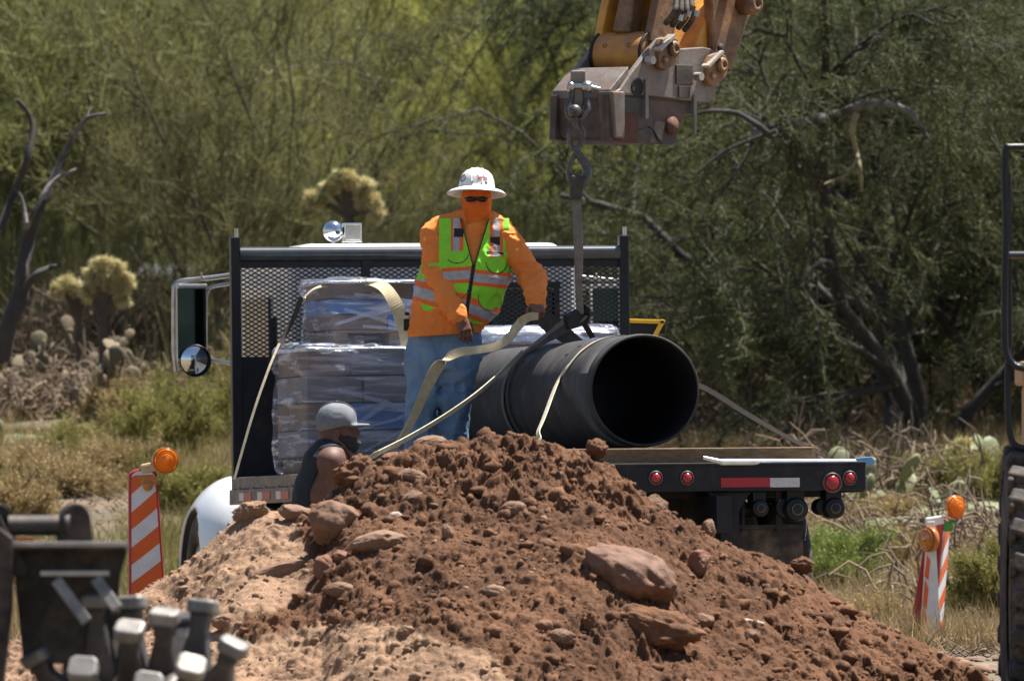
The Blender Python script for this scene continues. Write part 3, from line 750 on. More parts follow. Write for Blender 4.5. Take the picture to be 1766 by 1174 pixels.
# mirrors: chrome loop bracket, flat glass, round convex glass
def mirror(s, px, d):
    def q(x, y, dy=0): return MT.inverted() @ P(x+px, y, d+dy)
    e = empty('mirror', q(0, 560)); e.parent = truck; B = e.location.copy()
    k = s
    def A(dx, y, dy=0): return q(dx*k, y, dy)-B
    mb = MB(); mb.tube(smooth_path([A(-27,640,.05), A(-31,600,.05), A(-31,510,.05), A(-28,490,.05), A(-15,484,.05), A(5,482,.05), A(40,478,.05), A(75,473,.05)], 6), .0165, 12)
    mb.tube(smooth_path([A(24,640,.05), A(24,520,.05), A(27,503,.05), A(36,494,.05), A(75,488,.05)], 6), .012, 8)
    mb.tube(smooth_path([A(8,610,.06), A(33,620,.06), A(80,628,.05)], 5), .014, 8)
    mb.tube([A(18,482,.04), A(16,470,.03)], .008, 8)
    mb.build('bracket', M['dull_chrome'], e)
    c = A(0, 558); hw, hh = .098, .235
    mb = MB(); mb.box((c.x, c.y+.03, c.z), (hw*2.05, .05, hh*2.05)); mb.box((c.x, c.y+.012, c.z+hh*1.03), (hw*2.1, .085, .035)); hsg = mb.build('mirror_housing', M['dull_chrome'], e, .012)
    mb = MB(); mb.box((c.x, c.y, c.z), (hw*1.92, .014, hh*1.94), Matrix.Rotation(math.radians(-7*k), 3, 'Z')); mb.build('mirror_glass', M['mirror'], e, .003)
    c = A(6, 622, -.07); mb = MB(); r = .105
    mb.lathe([(0,.03),(r*.8,.025),(r,.0),(r,-.008),(r*.94,-.01),(r*.93,-.002)], c, (0,1,0), 36); mb.build('convex_housing', BLK, e)
    mb = MB(); R_ = .30; mb.lathe([(0.0001+r*.94*t, -.03*(1-t*t)) for t in np.linspace(0,1,12)], c, Vector((-.10*k,1,0.05)), 36); mb.build('convex_glass', mat('convex_glass', (.75,.77,.8), None, .03, 1) if k > 0 else M['mirror'], e)
mirror(1, 331, 75.8); mirror(-1, 1046, 76.0)
# exhaust stack behind the cab seen through the mesh
mb = MB(); mb.tube([(-.98, 6.55, .6), (-.98, 6.55, 2.2)], .03, 12); mb.build('exhaust_stack', BLK, truck)

# ------------------------------------------------------------------ things on the bed
def film_mat():
    m = bpy.data.materials.new('stretch_film'); m.use_nodes = True; nt = m.node_tree; N = nt.nodes; L = nt.links; b = N['Principled BSDF']
    b.inputs['Base Color'].default_value = (.66,.69,.84,1); b.inputs['Roughness'].default_value = .16
    tc = N.new('ShaderNodeTexCoord'); outs = []
    for rot, sc in ((.55,(1.2,1,9)), (-.6,(1.1,1,8)), (.06,(.9,1,14))):
        mp = N.new('ShaderNodeMapping'); mp.inputs['Rotation'].default_value = (0, rot, 0); mp.inputs['Scale'].default_value = sc; L.new(tc.outputs['Object'], mp.inputs[0])
        n = N.new('ShaderNodeTexNoise'); n.inputs['Scale'].default_value = 1.7; n.inputs['Detail'].default_value = 4; L.new(mp.outputs[0], n.inputs['Vector'])
        r = N.new('ShaderNodeMapRange'); r.inputs['From Min'].default_value = .55; r.inputs['From Max'].default_value = .74; L.new(n.outputs['Fac'], r.inputs['Value']); outs.append(r.outputs[0])
    a = N.new('ShaderNodeMath'); a.operation = 'MAXIMUM'; L.new(outs[0], a.inputs[0]); L.new(outs[1], a.inputs[1])
    c = N.new('ShaderNodeMath'); c.operation = 'MAXIMUM'; L.new(a.outputs[0], c.inputs[0]); L.new(outs[2], c.inputs[1])
    d = N.new('ShaderNodeMapRange'); d.inputs['To Min'].default_value = .10; d.inputs['To Max'].default_value = .82; L.new(c.outputs[0], d.inputs['Value'])
    L.new(d.outputs[0], b.inputs['Alpha'])
    bp = N.new('ShaderNodeBump'); bp.inputs['Strength'].default_value = .6; bp.inputs['Distance'].default_value = .02; L.new(c.outputs[0], bp.inputs['Height']); L.new(bp.outputs[0], b.inputs['Normal'])
    return m
M['film'] = film_mat()
M['foil'] = mat('foil', (.62,.65,.72), (.5,.54,.62), .18, .75, 6, bump=.9, bscale=9)
def load(name, uv, size, h0, layers, seed, label, film_bulge=.02, gap=.006, top='film'):
    """stack of cartons on a pallet in stretch film; base centre at truck (u,v), height h0"""
    r = random.Random(seed); u, v = uv; w, dp, ht = size
    root = empty(name, TW(u, v, h0), RT3, label, 'wrapped load'); z = 0
    mb = MB()
    for k in range(3): mb.box(((k-1)*(w*.42), 0, .045), (.09, dp*.96, .08))
    for k in range(6): mb.box((0, -dp*.44+k*dp*.176, .096), (w*.97, .1, .018))
    mb.build('pallet', M['wood'], root, .003); z = .106
    lh = (ht-z)/layers
    for i in range(layers):
        x = -w/2
        while x < w/2-.03:
            bw = min(r.choice((.28,.36,.44,.52)), w/2-x)
            if w/2-(x+bw) < .12: bw = w/2-x
            mm = M[r.choices(('box_brown','box_blue','box_grey'), (5, 3, 3))[0]]
            jd = r.uniform(-.025, .012)
            mb = MB(); mb.box((x+bw/2, jd, z+lh/2), (bw-gap, dp-.02, lh-gap)); mb.build('carton', mm, root, .006)
            x += bw
        z += lh
    f = Field((-w/2-.1,-dp/2-.12,-.02), (w/2+.1,dp/2+.12,ht+.12), .016)
    f.box((0,0,ht/2+.01), (w/2+.022, dp/2+.022, ht/2+.012), .035, 0)
    f.noise(.022, 2.3, seed, 3, (1,1,2.2)); f.folds(.014, 5, seed+3, (1,1,2.6)); f.folds(.010, 9, seed+5, (1.6,1,1.4)); f.build('stretch_film', M['film'], root, None, 2)
    # twisted bands of film crossing the front
    fb = r.randint(6, 8)
    for k in range(fb):
        xa = r.uniform(-w/2, w*.1); xb = xa+r.uniform(.35, .8)*w; za = r.uniform(.1, ht*.9); zb = za+r.choice((-1, 1))*r.uniform(.15, .45)*ht; xb = min(xb, w/2); zb = max(.05, min(ht-.03, zb))
        mb = MB(); q = [Vector((xa+(xb-xa)*t, -dp/2-.040-.004*k, za+(zb-za)*t+.01*math.sin(t*3))) for t in np.linspace(0,1,8)]; a_ = r.uniform(.008,.022)
        mb.ribbon(q, Vector((0,0,1)), [a_*(1+1.6*t*t) for t in np.linspace(0,1,8)], .0015); mb.build('film_band', M['film_band'], root)
    return root
M['film_band'] = mat('film_band', (.62,.66,.82), (.5,.54,.7), .2, 0, 8)
M['film_band'].node_tree.nodes['Principled BSDF'].inputs['Alpha'].default_value = .24
lo = load('wrapped_load', (-.655, 5.05), (.99, 1.0, .78), .0, 4, 5, 'lower pallet of cartons in stretch film standing against the truck headboard')
hi = load('wrapped_load', (-.53, 5.2), (.84, .85, .40), .795, 3, 8, 'smaller film wrapped stack of cartons sitting on top of the lower pallet')
mb = MB()
re = load('wrapped_load', (.42, 5.15), (.86, .9, .88), .0, 4, 12, 'film wrapped load with a shiny silver top behind the black pipe')
# shiny foil cover over the right load, sloping off towards the viewer
ft = Field((-.5,-.56,.5), (.5,.56,1.02), .014); ft.box((0,0,.82), (.455,.47,.085), .08, 0); ft.noise(.012, 5, 3, 3); ft.cut(lambda x,y,z: .80-z+0*x+0*y)
o = ft.build('foil_cover', M['foil'], re, None, 1)
ft = Field((-.62,-.57,.70), (.62,.57,.86), .014); ft.box((0,0,.775), (.515,.53,.016), .014, 0); ft.noise(.006, 6, 4, 3); ft.build('film_top', M['foil'], lo)
ft = Field((-.5,-.5,.32), (.5,.5,.48), .014); ft.box((0,0,.405), (.45,.45,.012), .01, 0); ft.noise(.008, 6, 5, 3); ft.build('film_top', M['foil'], hi)
# dunnage timbers
tm = wroot('timber', TW(0,.13,0), 'brown timber lying across the rear of the bed under the mouth of the pipe', 'timber')
mb = MB(); A = TW(-.95,.16,.047); B = TW(1.02,.16,.047); mb.beam(A, B, .12, .092, Wv); mb.build('beam', M['wood'], tm, .006)
tm2 = wroot('timber', TW(0,3.4,0), 'timber under the far end of the pipe near the worker in the vest', 'timber')
mb = MB(); mb.beam(TW(-.2,3.3,.047), TW(1.0,3.3,.047), .12, .092, Wv); mb.build('beam', M['wood'], tm2, .006)
bk = wroot('timber', TW(-1.1,4.2,0), 'short timber block on the bed edge behind the capped worker', 'timber')
mb = MB(); mb.box(TW(-1.05,3.9,.05), (.2,.3,.10), RT3); mb.build('block', M['wood'], bk, .006)
# the pipe
PC0 = P(1112, 673, 68.55); PC1 = P(884, 693, 72.2); PA = (PC1-PC0).normalized(); PL = (PC1-PC0).length; PR = .333
pipe = wroot('pipe', (PC0.x, PC0.y, PC0.z-PR), 'big black pipe lying along the truck bed with its open end facing the viewer', 'pipe')
px_ax = PA.cross(Vector((0,0,1))).normalized()
mb = MB(); mb.lathe([(PR*.955,.0),(PR*.985,-.002),(PR,.012),(PR,.10),(PR+.0035,.104),(PR+.0035,.115),(PR,.119)]+[(PR,.119+(PL-.119)*t) for t in np.linspace(0,1,14)]+[(PR*.95,PL)], PC0, PA, 96, ref=px_ax); mb.build('pipe_wall', M['pipe'], pipe)
mb = MB(); mb.lathe([(PR*.955,0),(PR*.95,.02),(PR*.95,PL)], PC0, PA, 96, ref=px_ax); mb.build('pipe_lining', M['pipe_in'], pipe)
r_ = random.Random(4); mb = MB()
PUP = px_ax.cross(PA).normalized()
for k in range(9):        # small scuff marks on the flank
    a = r_.uniform(.1, 1.0); h = r_.uniform(.6, 2.6); nrm = PUP*math.cos(a)-px_ax*math.sin(a)
    mb.beam(PC0+PA*h+nrm*(PR+.001), PC0+PA*(h+r_.uniform(.02,.06))+nrm*(PR+.001)+px_ax*r_.uniform(-.01,.01), .012, .003, nrm)
mb.build('scuffs', M['vest_black'], pipe)
# silver bar with blue tip lying on the rear edge
br = wroot('digging_bar', P(1360, 797, 67.95), 'long silver digging bar with a blue chisel tip lying on the rear sill', 'bar')
mb = MB(); mb.tube([P(1213,789,67.98), P(1242,796,67.98), P(1245,797,67.98)], [.012,.016,.017], 12); mb.tube([P(1243,796.5,67.98), P(1475,796.5,68.4)], .0195, 14); mb.build('shaft', M['bar_silver'], br)
a = P(1474,796,68.4); mb = MB(); mb.prism([(0,.022),(.10,.03),(.125,0),(.10,-.02),(0,-.022)], a, U, (0,0,1), Vv, .03); mb.build('tip', M['bar_blue'], br, .003)
# yellow frame beyond the bed
yf = wroot('tool_box', TW(1.28,6.9,.5), 'black box with a yellow frame sticking out behind the pipe', 'tool box')
yd = 75.8
mb = MB(); mb.box(P(1108,564,yd), (.30,.3,.09)); mb.box(P(1108,640,yd), (.2,.2,.5)); mb.build('box', DRK, yf, .005)
mb = MB(); mb.beam(P(1080,553,yd-.17), P(1146,555,yd-.17), .03, .026); mb.beam(P(1144,552,yd-.17), P(1128,582,yd-.17), .03, .03, (0,1,0)); mb.build('frame', M['yellow_paint'], yf, .004)
# ------------------------------------------------------------------ excavator arm with quick coupler
ED = 70.6; ES = F/ED       # px per metre there
EA = math.radians(40)
EW = Vector((math.cos(EA), -math.sin(EA), 0)); EL = Vector((math.sin(EA), math.cos(EA), 0)); EZ = Vector((0,0,1))
# frame: origin on the near-right plate, seen at photo pixel (1085,150)
EO = P(1085, 150, ED)
WID = 108/ES/math.cos(EA)        # plate to plate
def e_lz(px, py):  # photo pixel on the right plate -> (l, z)
    k = (px-EO.y*0-1085)/ES/math.sin(EA); d = ED+k*math.cos(EA)
    k = ((px-883)/F*d-EO.x)/math.sin(EA); d = ED+k*math.cos(EA); return (k, ZC+(HOR-py)/F*d-EO.z)
def e_pt(l, w, z): return EO+EL*l+EW*w+EZ*z      # w: 0 right plate, -WID left plate
exc = wroot('excavator_arm', e_pt(.5,-WID/2,0), 'worn yellow excavator arm with a grey quick coupler reaching in from above', 'excavator arm')
cp = MB(); G, D_, Y_, B_ = M['exc_grey'], M['exc_dark'], M['exc_yellow'], M['exc_brown']
c3 = lambda L: [e_lz(930+x/3.556, y/3.556) for x, y in L]
plate = c3([(455,572),(500,545),(560,455),(660,325),(722,240),(760,228),(800,236),(835,268),(860,300),(1010,290),(1060,300),(1100,345),(1115,400),(1105,470),(1075,590),(1050,628),(900,618),(650,585)])
for w, nm in ((-.02,'coupler_side_plate'), (-WID+.02,'coupler_side_plate')):
    mb = MB(); mb.prism(plate, e_pt(0,w,0), EL, EZ, EW, .04); mb.build(nm, G, exc, .008)
# lower hook body, both sides
low = c3([(440,575),(905,628),(912,690),(900,745),(868,760),(862,812),(862,868),(835,890),(770,885),(745,850),(718,800),(690,775),(640,790),(600,812),(560,822),(520,800),(500,860),(430,852)])
for w in (-.045, -WID+.045):
    mb = MB(); mb.prism(low, e_pt(0,w,0), EL, EZ, EW, .05); mb.build('hook_plate', D_, exc, .006)
# hook jaw
jaw = c3([(490,800),(600,812),(680,772),(715,790),(740,850),(775,882),(720,885),(600,880),(520,880),(480,860)])
mb = MB(); mb.prism(jaw, e_pt(0,-WID/2,0), EL, EZ, EW, WID*.9); mb.build('hook_jaw', M['exc_dark'], exc, .01)
mb = MB(); a = e_lz(930+540/3.556, 755/3.556); mb.prism([(-.11,-.09),(.12,-.09),(.12,.08),(-.09,.08)], e_pt(a[0],-.02,a[1]-.02), EL, EZ, EW, .012); mb.build('latch', M['rust'], exc, .01)
a = e_lz(930+820/3.556, 770/3.556); mb = MB(); mb.lathe([(0,0),(.05,0),(.055,.02),(0,.024)], e_pt(a[0],-.018,a[1]), EW, 20); mb.build('pin_end', M['rust'], exc)
# front: sloping top plate between the side plates, and the front lower face
f0 = e_lz(1085,150); f1 = e_lz(1085,118)
mb = MB()
T0 = [e_pt(-.13,-WID,.03), e_pt(-.13,0,.03), e_pt(.30,0,.14), e_pt(.30,-WID,.14)]
z_up = e_lz(930+560/3.556, 440/3.556)
T0 = [e_pt(-.16,-WID+.02,-.02), e_pt(-.16,-.02,-.02), e_pt(.02,-.02,.125), e_pt(.02,-WID+.02,.125)]
mb.add(T0+[p-EZ*.05 for p in T0], [(0,1,2,3),(7,6,5,4),(0,4,5,1),(1,5,6,2),(2,6,7,3),(3,7,4,0)]); mb.build('coupler_nose_plate', G, exc, .006)
lo0 = e_lz(1055,238)
mb = MB(); zt, zb = -.05, lo0[1]
mb.prism([(-.15,zt),(-.11,zt),(-.11,zb),(-.15,zb+.02)], e_pt(0,-WID/2,0), EL, EZ, EW, WID-.04); mb.build('coupler_front_plate', D_, exc, .006)
mb = MB(); mb.prism([(-.17,zt+.02),(-.05,zt+.02),(-.05,zb),(-.14,zb)], e_pt(0,-.05,0), EL, EZ, EW, .12); mb.build('front_cheek', G, exc, .01)
mb = MB(); mb.box(e_pt(.35,-WID/2,-.10), (WID*.9,.7,.1), Matrix((EW,EL,EZ)).transposed()); mb.build('coupler_floor', D_, exc, .005)
# left plate front hooked edge
le = [e_lz(*q) for q in ((1047,158),(1055,118),(1085,88),(1100,70))]
# pins: front pin (through the stick) and rear pin (link)
p1 = e_lz(930+735/3.556, 300/3.556); p2 = e_lz(930+1030/3.556, 400/3.556)
def lug(pp, k=.62):
    q = lambda l, w, z: e_pt(pp[0]+l*k, w*k, pp[1]+z*k)
    mb = MB(); mb.prism([(a*k, b*k) for a, b in [(-.10,.02),(-.05,.09),(.08,.13),(.20,.10),(.24,.0),(.22,-.10),(.12,-.17),(.0,-.22),(-.09,-.18)]], q(0,.05,0), EL, EZ, EW, .035); o = mb.build('pin_retainer', B_, exc, .008)
    mb = MB(); mb.lathe([(r_*k, h_*k) for r_, h_ in [(0,0),(.075,0),(.08,.03),(.055,.05),(.03,.05),(.03,.03),(0,.03)]], q(.12,.075,0), EW, 24); mb.build('pin_end', B_, o)
    mb = MB(); mb.lathe([(r_*k, h_*k) for r_, h_ in [(0,0),(.035,0),(.035,.03),(0,.035)]], q(-.02,.075,-.11), EW, 6, smooth=False); mb.build('bolt', B_, o)
    mb = MB(); mb.beam(q(-.13,.085,-.02), q(.10,.085,.135), .016, .06, EW); mb.build('retainer_lip', M['bright_edge'], o)
    mb = MB(); mb.tube([q(-.22,.03,-.12), q(-.22,.11,-.12)], .026, 12); mb.build('stop_pin', M['bright_edge'], o)
    mb = MB(); mb.box(q(-.21,.012,-.50), (.014,.03,.24), Matrix((EW,EL,EZ)).transposed()); mb.build('stiffener', G, o, .004)
lug(p1); lug(p2)
h = e_lz(930+600/3.556, 535/3.556); mb = MB(); mb.lathe([(.0,0),(.045,0),(.05,.006),(.06,.0)], e_pt(h[0],.002,h[1]), EW, 20); mb.build('plate_hole', M['vest_black'], exc)
h = e_lz(930+885/3.556, 460/3.556); mb = MB()
for i in range(2): mb.box(e_pt(h[0],.004,h[1]-.03*i*3.5), (.012,.16-.05*i,.12-.05*i), Matrix((EW,EL,EZ)).transposed())
mb.build('number_plate', D_, exc, .003)
# cross tube (boss) between the plates
b1 = (p1[0]+.02, p1[1]-.03)
mb = MB(); mb.lathe([(0,.05),(.135,.05),(.14,.07),(.14,WID-.07),(.135,WID-.05),(0,WID-.05)], e_pt(b1[0],-WID,b1[1]), EW, 36); o = mb.build('stick_boss', mat('boss_paint_shade', (.62,.27,.04), (.30,.13,.05), .5, 0, 3, dust=(.30,.13,.06,1), dust_amt=.5, bump=.15, bscale=30), exc)  # orange brown holds both dusty paint and the shade of the arm
mb = MB()
for k in (.3,.68): mb.lathe([(0,0),(.014,0),(.014,.005)], e_pt(b1[0],-WID*k,b1[1])+(-EL*.9+EZ*.35).normalized()*.139, (-EL*.9+EZ*.35), 10)
mb.build('grease_hole', M['vest_black'], o)
mb = MB(); mb.lathe([(.138,.0),(.147,.0),(.147,.02),(.138,.02)], e_pt(b1[0],-WID+.045,b1[1]), EW, 30, closed=True); mb.build('seal_ring', M['vest_black'], exc); mb = MB(); mb.lathe([(.138,.0),(.147,.0),(.147,.02),(.138,.02)], e_pt(b1[0],-.065,b1[1]), EW, 30, closed=True); mb.build('seal_ring', M['vest_black'], exc)
mb = MB(); mb.lathe([(0,.05),(.12,.05),(.12,WID-.05),(0,WID-.05)], e_pt(p2[0]+.05,-WID,p2[1]-.03), EW, 30); mb.build('link_boss', B_, exc)
# stick: box with two side webs going up and to the right, open face with an inner lug
SU = (EZ*1.0+EL*.34).normalized(); SN = SU.cross(EW).normalized()   # SN points to front
if SN.dot(EL) > 0: SN = -SN
so = e_pt(b1[0], -WID/2, b1[1])
def st(a, w, n): return so+SU*a+EW*w+SN*n
sw = WID*.40
for s in (-1, 1):
    mb = MB(); A = [st(.05,s*sw,.10), st(3.4,s*sw,.18), st(3.4,s*sw,-.14), st(.6,s*sw,-.11), st(.02,s*sw,-.10)]
    n = len(A); mb.add([p-EW*.03 for p in A]+[p+EW*.03 for p in A], [tuple(range(n))[::-1], tuple(range(n,2*n))]+[(i,(i+1)%n,n+(i+1)%n,n+i) for i in range(n)])
    mb.build('stick_side_plate', B_ if s > 0 else Y_, exc, .006)
mb = MB(); mb.add([st(.1,-sw,-.08), st(.1,sw,-.08), st(3.4,sw,-.1), st(3.4,-sw,-.1), st(.1,-sw,-.11), st(.1,sw,-.11), st(3.4,sw,-.13), st(3.4,-sw,-.13)], [(0,1,2,3),(7,6,5,4),(0,4,5,1),(1,5,6,2),(2,6,7,3),(3,7,4,0)]); mb.build('stick_web', Y_, exc)
# inner lug with an eye
le_c = st(.56,-.03,.06); mb = MB()
mb.prism([(-.10,.06),(-.06,.12),(.0,.14),(.06,.12),(.10,.05),(.09,-.06),(.07,-.25),(.09,-.45),(-.05,-.45),(-.05,-.25),(-.09,-.08)], le_c, EW, SU, SN, .12); o = mb.build('eye_lug', B_, exc, .015)
mb = MB(); mb.lathe([(0,0),(.035,0),(.05,.01),(.035,.02)], le_c+SN*.06+EW*.01, SN, 20); mb.build('eye', M['vest_black'], o)
# power link and tilt links on the right
ln = e_pt(p2[0]+.02,-WID/2,p2[1]); LU = (EZ*1.0+EL*.95).normalized(); LN = LU.cross(EW).normalized(); LN = LN if LN.dot(EL) < 0 else -LN
def lk(a, w, n): return ln+LU*a+EW*w+LN*n
mb = MB(); A = [lk(-.05,0,.10), lk(.25,0,.16), lk(.7,0,.17), lk(2.2,0,.16), lk(2.2,0,-.12), lk(.8,0,-.13), lk(.2,0,-.16), lk(-.08,0,-.08)]; n = len(A)
hw = WID*.36
mb.add([p-EW*hw for p in A]+[p+EW*hw for p in A], [tuple(range(n))[::-1], tuple(range(n,2*n))]+[(i,(i+1)%n,n+(i+1)%n,n+i) for i in range(n)]); mb.build('bucket_link', Y_, exc, .02)
c = e_lz(930+1265/3.556, 55/3.556)
mb = MB(); mb.prism([(-.30,.62),(-.31,.1),(-.29,-.24),(-.22,-.36),(-.10,-.38),(-.02,-.24),(.07,-.05),(.10,.06),(.07,.16),(-.02,.26),(-.04,.62)], e_pt(c[0],-.06,c[1]), EL, EZ, EW, .07); o = mb.build('side_link', B_, exc, .02)
for da, dz, r in ((0,.03,.07),(-.17,.09,.04)):
    mb = MB(); mb.lathe([(0,0),(r,0),(r,.10),(r*.7,.13),(r*.35,.13),(r*.3,.10),(0,.10)], e_pt(c[0]+da,-.03,c[1]+dz), EW, 24); mb.build('link_pin', B_, o)
mb = MB(); mb.lathe([(0,0),(.03,0),(.03,.01),(0,.01)], e_pt(c[0]-.22,-.02,c[1]-.25), EW, 16); mb.build('plate_hole', M['vest_black'], o)
# hoses and fittings between stick and link
for i in range(4):
    x = 930+(820+i*38)/3.556
    q = [P(x+4, -60, ED+.25), P(x+6-i*2, 0, ED+.05), P(x+2, 22+i*3, ED), P(x-12, 40+i*4, ED+.1)]
    mb = MB(); mb.tube(smooth_path(q, 6), .019, 10); mb.build('hose', M['rubber'], exc)
for i in range(5):
    mb = MB(); p_ = P(930+(865+i*24)/3.556, (100-(i*i*6 % 70))/3.556+8, ED-.05); mb.tube([p_, p_+Vector((.012,0,.035))], .016, 6, smooth=False); mb.build('hose_fitting', M['exc_brown'] if i % 2 else M['dull_chrome'], exc)

# ------------------------------------------------------------------ rigging
RD = 70.5
def torus_link(mb, pts, r, n=8): mb.tube(pts+[pts[0], pts[1]], r, n, cap=False)
sh = wroot('shackle', P(1000,150,RD), 'steel bow shackle bolted to the nose of the quick coupler', 'shackle')
mb = MB(); mb.tube(smooth_path([P(986,152,RD), P(984,175,RD-.02), P(979,190,RD-.04), P(984,203,RD-.05), P(994,207,RD-.05), P(1005,203,RD-.05), P(1014,190,RD-.04), P(1012,175,RD-.02), P(1010,152,RD)], 5), .020, 10); mb.build('bow', M['chain'], sh)
mb = MB(); mb.tube([P(978,148,RD), P(1020,150,RD)], .022, 12); mb.tube([P(1018,150,RD), P(1034,154,RD)], .014, 8); mb.lathe([(.0,-.03),(.035,-.03),(.038,0),(.035,.03),(0,.03)], P(1012,150,RD), (1,0,-.05), 16); mb.lathe([(.0,-.02),(.032,-.02),(.034,0),(.03,.02),(0,.02)], P(985,150,RD), (1,0,-.05), 16); mb.build('shackle_pin', M['dull_chrome'], sh)
mb = MB(); mb.prism([(-.045,.1),(.045,.1),(.05,-.04),(.025,-.14),(-.025,-.14),(-.05,-.04)], P(997,150,RD+.02), (1,0,0), (0,0,1), (0,1,0), .05); mb.build('padeye', M['exc_grey'], sh, .01)
ch = wroot('chain_link', P(993,225,RD), 'dark swivel and chain link hanging under the shackle', 'chain link')
mb = MB(); mb.lathe([(0,.05),(.03,.045),(.042,.02),(.042,-.02),(.03,-.045),(0,-.05)], P(991,192,RD-.06), (0,1,0), 18); mb.tube([P(991,192,RD-.06), P(994,222,RD-.05)], .022, 10); mb.build('swivel', M['chain'], ch)
mb = MB(); torus_link(mb, smooth_path([P(994,216,RD-.03), P(984,226,RD-.03), P(982,242,RD-.03), P(992,258,RD-.03), P(1004,244,RD-.03), P(1005,226,RD-.03), P(994,216,RD-.03)], 5)[:-1], .015); mb.build('link_ring', M['chain'], ch)
hk = wroot('lifting_hook', P(997,290,RD), 'dark steel lifting hook carrying the upright sling', 'hook')
mb = MB(); mb.tube(smooth_path([P(993,250,RD-.03), P(995,262,RD-.03), P(1001,272,RD-.03), P(1009,284,RD-.03), P(1013,300,RD-.03), P(1008,314,RD-.03), P(996,320,RD-.03), P(985,312,RD-.03), P(981,298,RD-.03)], 5), list(np.interp(np.linspace(0,1,41), [0,.15,.45,.7,.9,1], [.018,.024,.028,.034,.026,.018])), 10); mb.build('hook_body', M['chain'], hk)
mb = MB(); mb.tube(smooth_path([P(997,258,RD-.03), P(987,274,RD-.03), P(981,290,RD-.03), P(981,300,RD-.03)], 5), .014, 8); mb.build('hook_latch', M['chain'], hk)

def strap(name, pts, w, m, label, wdir=(0,0,1), n=8, t=.006, cat='strap', smooth=True):
    path = smooth_path(pts, n) if smooth else [Vector(p) for p in pts]
    if isinstance(w, (list, tuple)):
        w = list(np.interp(np.linspace(0,1,len(path)), np.linspace(0,1,len(w)), w))
    if isinstance(wdir, list):
        k = np.linspace(0,1,len(wdir)); tt = np.linspace(0,1,len(path)); A = np.array([tuple(x) for x in wdir])
        wdir = [Vector([np.interp(t_, k, A[:,i]) for i in range(3)]) for t_ in tt]
    mb = MB(); mb.ribbon(path, wdir, w, t); o = mb.build(name, m); tag(o, label, cat); return o
HK = RD-.03
vd = 70.5
mb = MB(); pts = smooth_path([P(997,304,HK-.03), P(994,330,vd), P(996,380,vd), P(998,440,vd), P(998,500,vd+.03), P(1001,545,vd+.1)], 8)
mb.ribbon(pts, Vector((1,.25,0)), list(np.interp(np.linspace(0,1,len(pts)), [0,.1,.25,.5,.8,1], [.065,.075,.05,.058,.04,.045])), .03)
o = mb.build('lifting_sling', M['web_grey'], None, .006); tag(o, 'upright grey lifting sling hanging from the hook down to the pipe', 'sling')
mb = MB(); mb.ribbon([P(997,303,HK-.035), P(994,318,HK-.02), P(993,342,vd)], Vector((1,.2,0)), [.085,.082,.07], .05); mb.build('sling_sleeve', M['web_dark'], o, .008)
# points round the pipe: along a (m from mouth), angle from top (deg, + to the left flank facing the viewer)
def pp_(a, ang, lift=.006):
    t = math.radians(ang); n_ = PUP*math.cos(t)-px_ax*math.sin(t); return PC0+PA*a+n_*(PR+lift)
if px_ax.x < 0: px_ax = -px_ax
PUP = px_ax.cross(PA).normalized()
def pipe_a(px): # distance along the pipe whose crest shows at photo column px
    best = min(np.linspace(0, PL, 400), key=lambda a: abs(px_of(*(pp_(a, 0).xy))-px)); return float(best)
knot = P(1000, 546, 70.6)
aA = 2.42
strap('choker_sling', [knot+Vector((.03,0,.03)), knot, P(972,560,70.62), P(945,577,70.66)]+[pp_(aA+.0*k, 34+14*k, .012) for k in range(0,9)], [.075,.08,.07,.065,.06,.056,.05,.05], M['web_grey'], 'dark lifting sling choked around the middle of the pipe', [Vector((.5,.1,.85)), Vector((.5,.3,.8)), Vector((.3,.6,.6)), Vector((-.1,.95,.2)), PA, PA, PA, PA])
strap('choker_sling', [knot+Vector((.02,.02,.0)), P(966,572,70.55), P(935,592,70.55)]+[pp_(aA-.10-.012*k, 36+14*k, .016) for k in range(0,9)], [.05,.04,.036,.034,.034], M['web_dark'], 'black inner sling running beside the grey choker around the pipe', [Vector((.5,.1,.85)), Vector((.5,.4,.75)), Vector((-.1,.95,.2)), PA, PA, PA, PA, PA])
strap('sling_pad', [knot+Vector((.05,0,.06)), knot, P(976,556,70.55)], [.095,.10,.085], M['vest_black'], 'black wear sleeve at the knot of the slings above the pipe', Vector((.4,0,.9)), t=.05)
strap('choker_sling', [P(936,548,70.75), P(952,562,70.75), P(975,578,70.8), P(1000,597,70.9)], [.10,.11,.10,.08], M['web_dark'], 'broad black sling from the gloved grip down behind the pipe crest'.replace('gloved grip','raised hand'), Vector((.5,0,.87)), t=.008)
strap('sling_tail', [knot, P(1010,562,70.7), P(1022,582,70.85)], [.04,.035,.035], M['web_brown'], 'short brown sling leg dropping from the knot to the pipe', Vector((1,0,.3)))
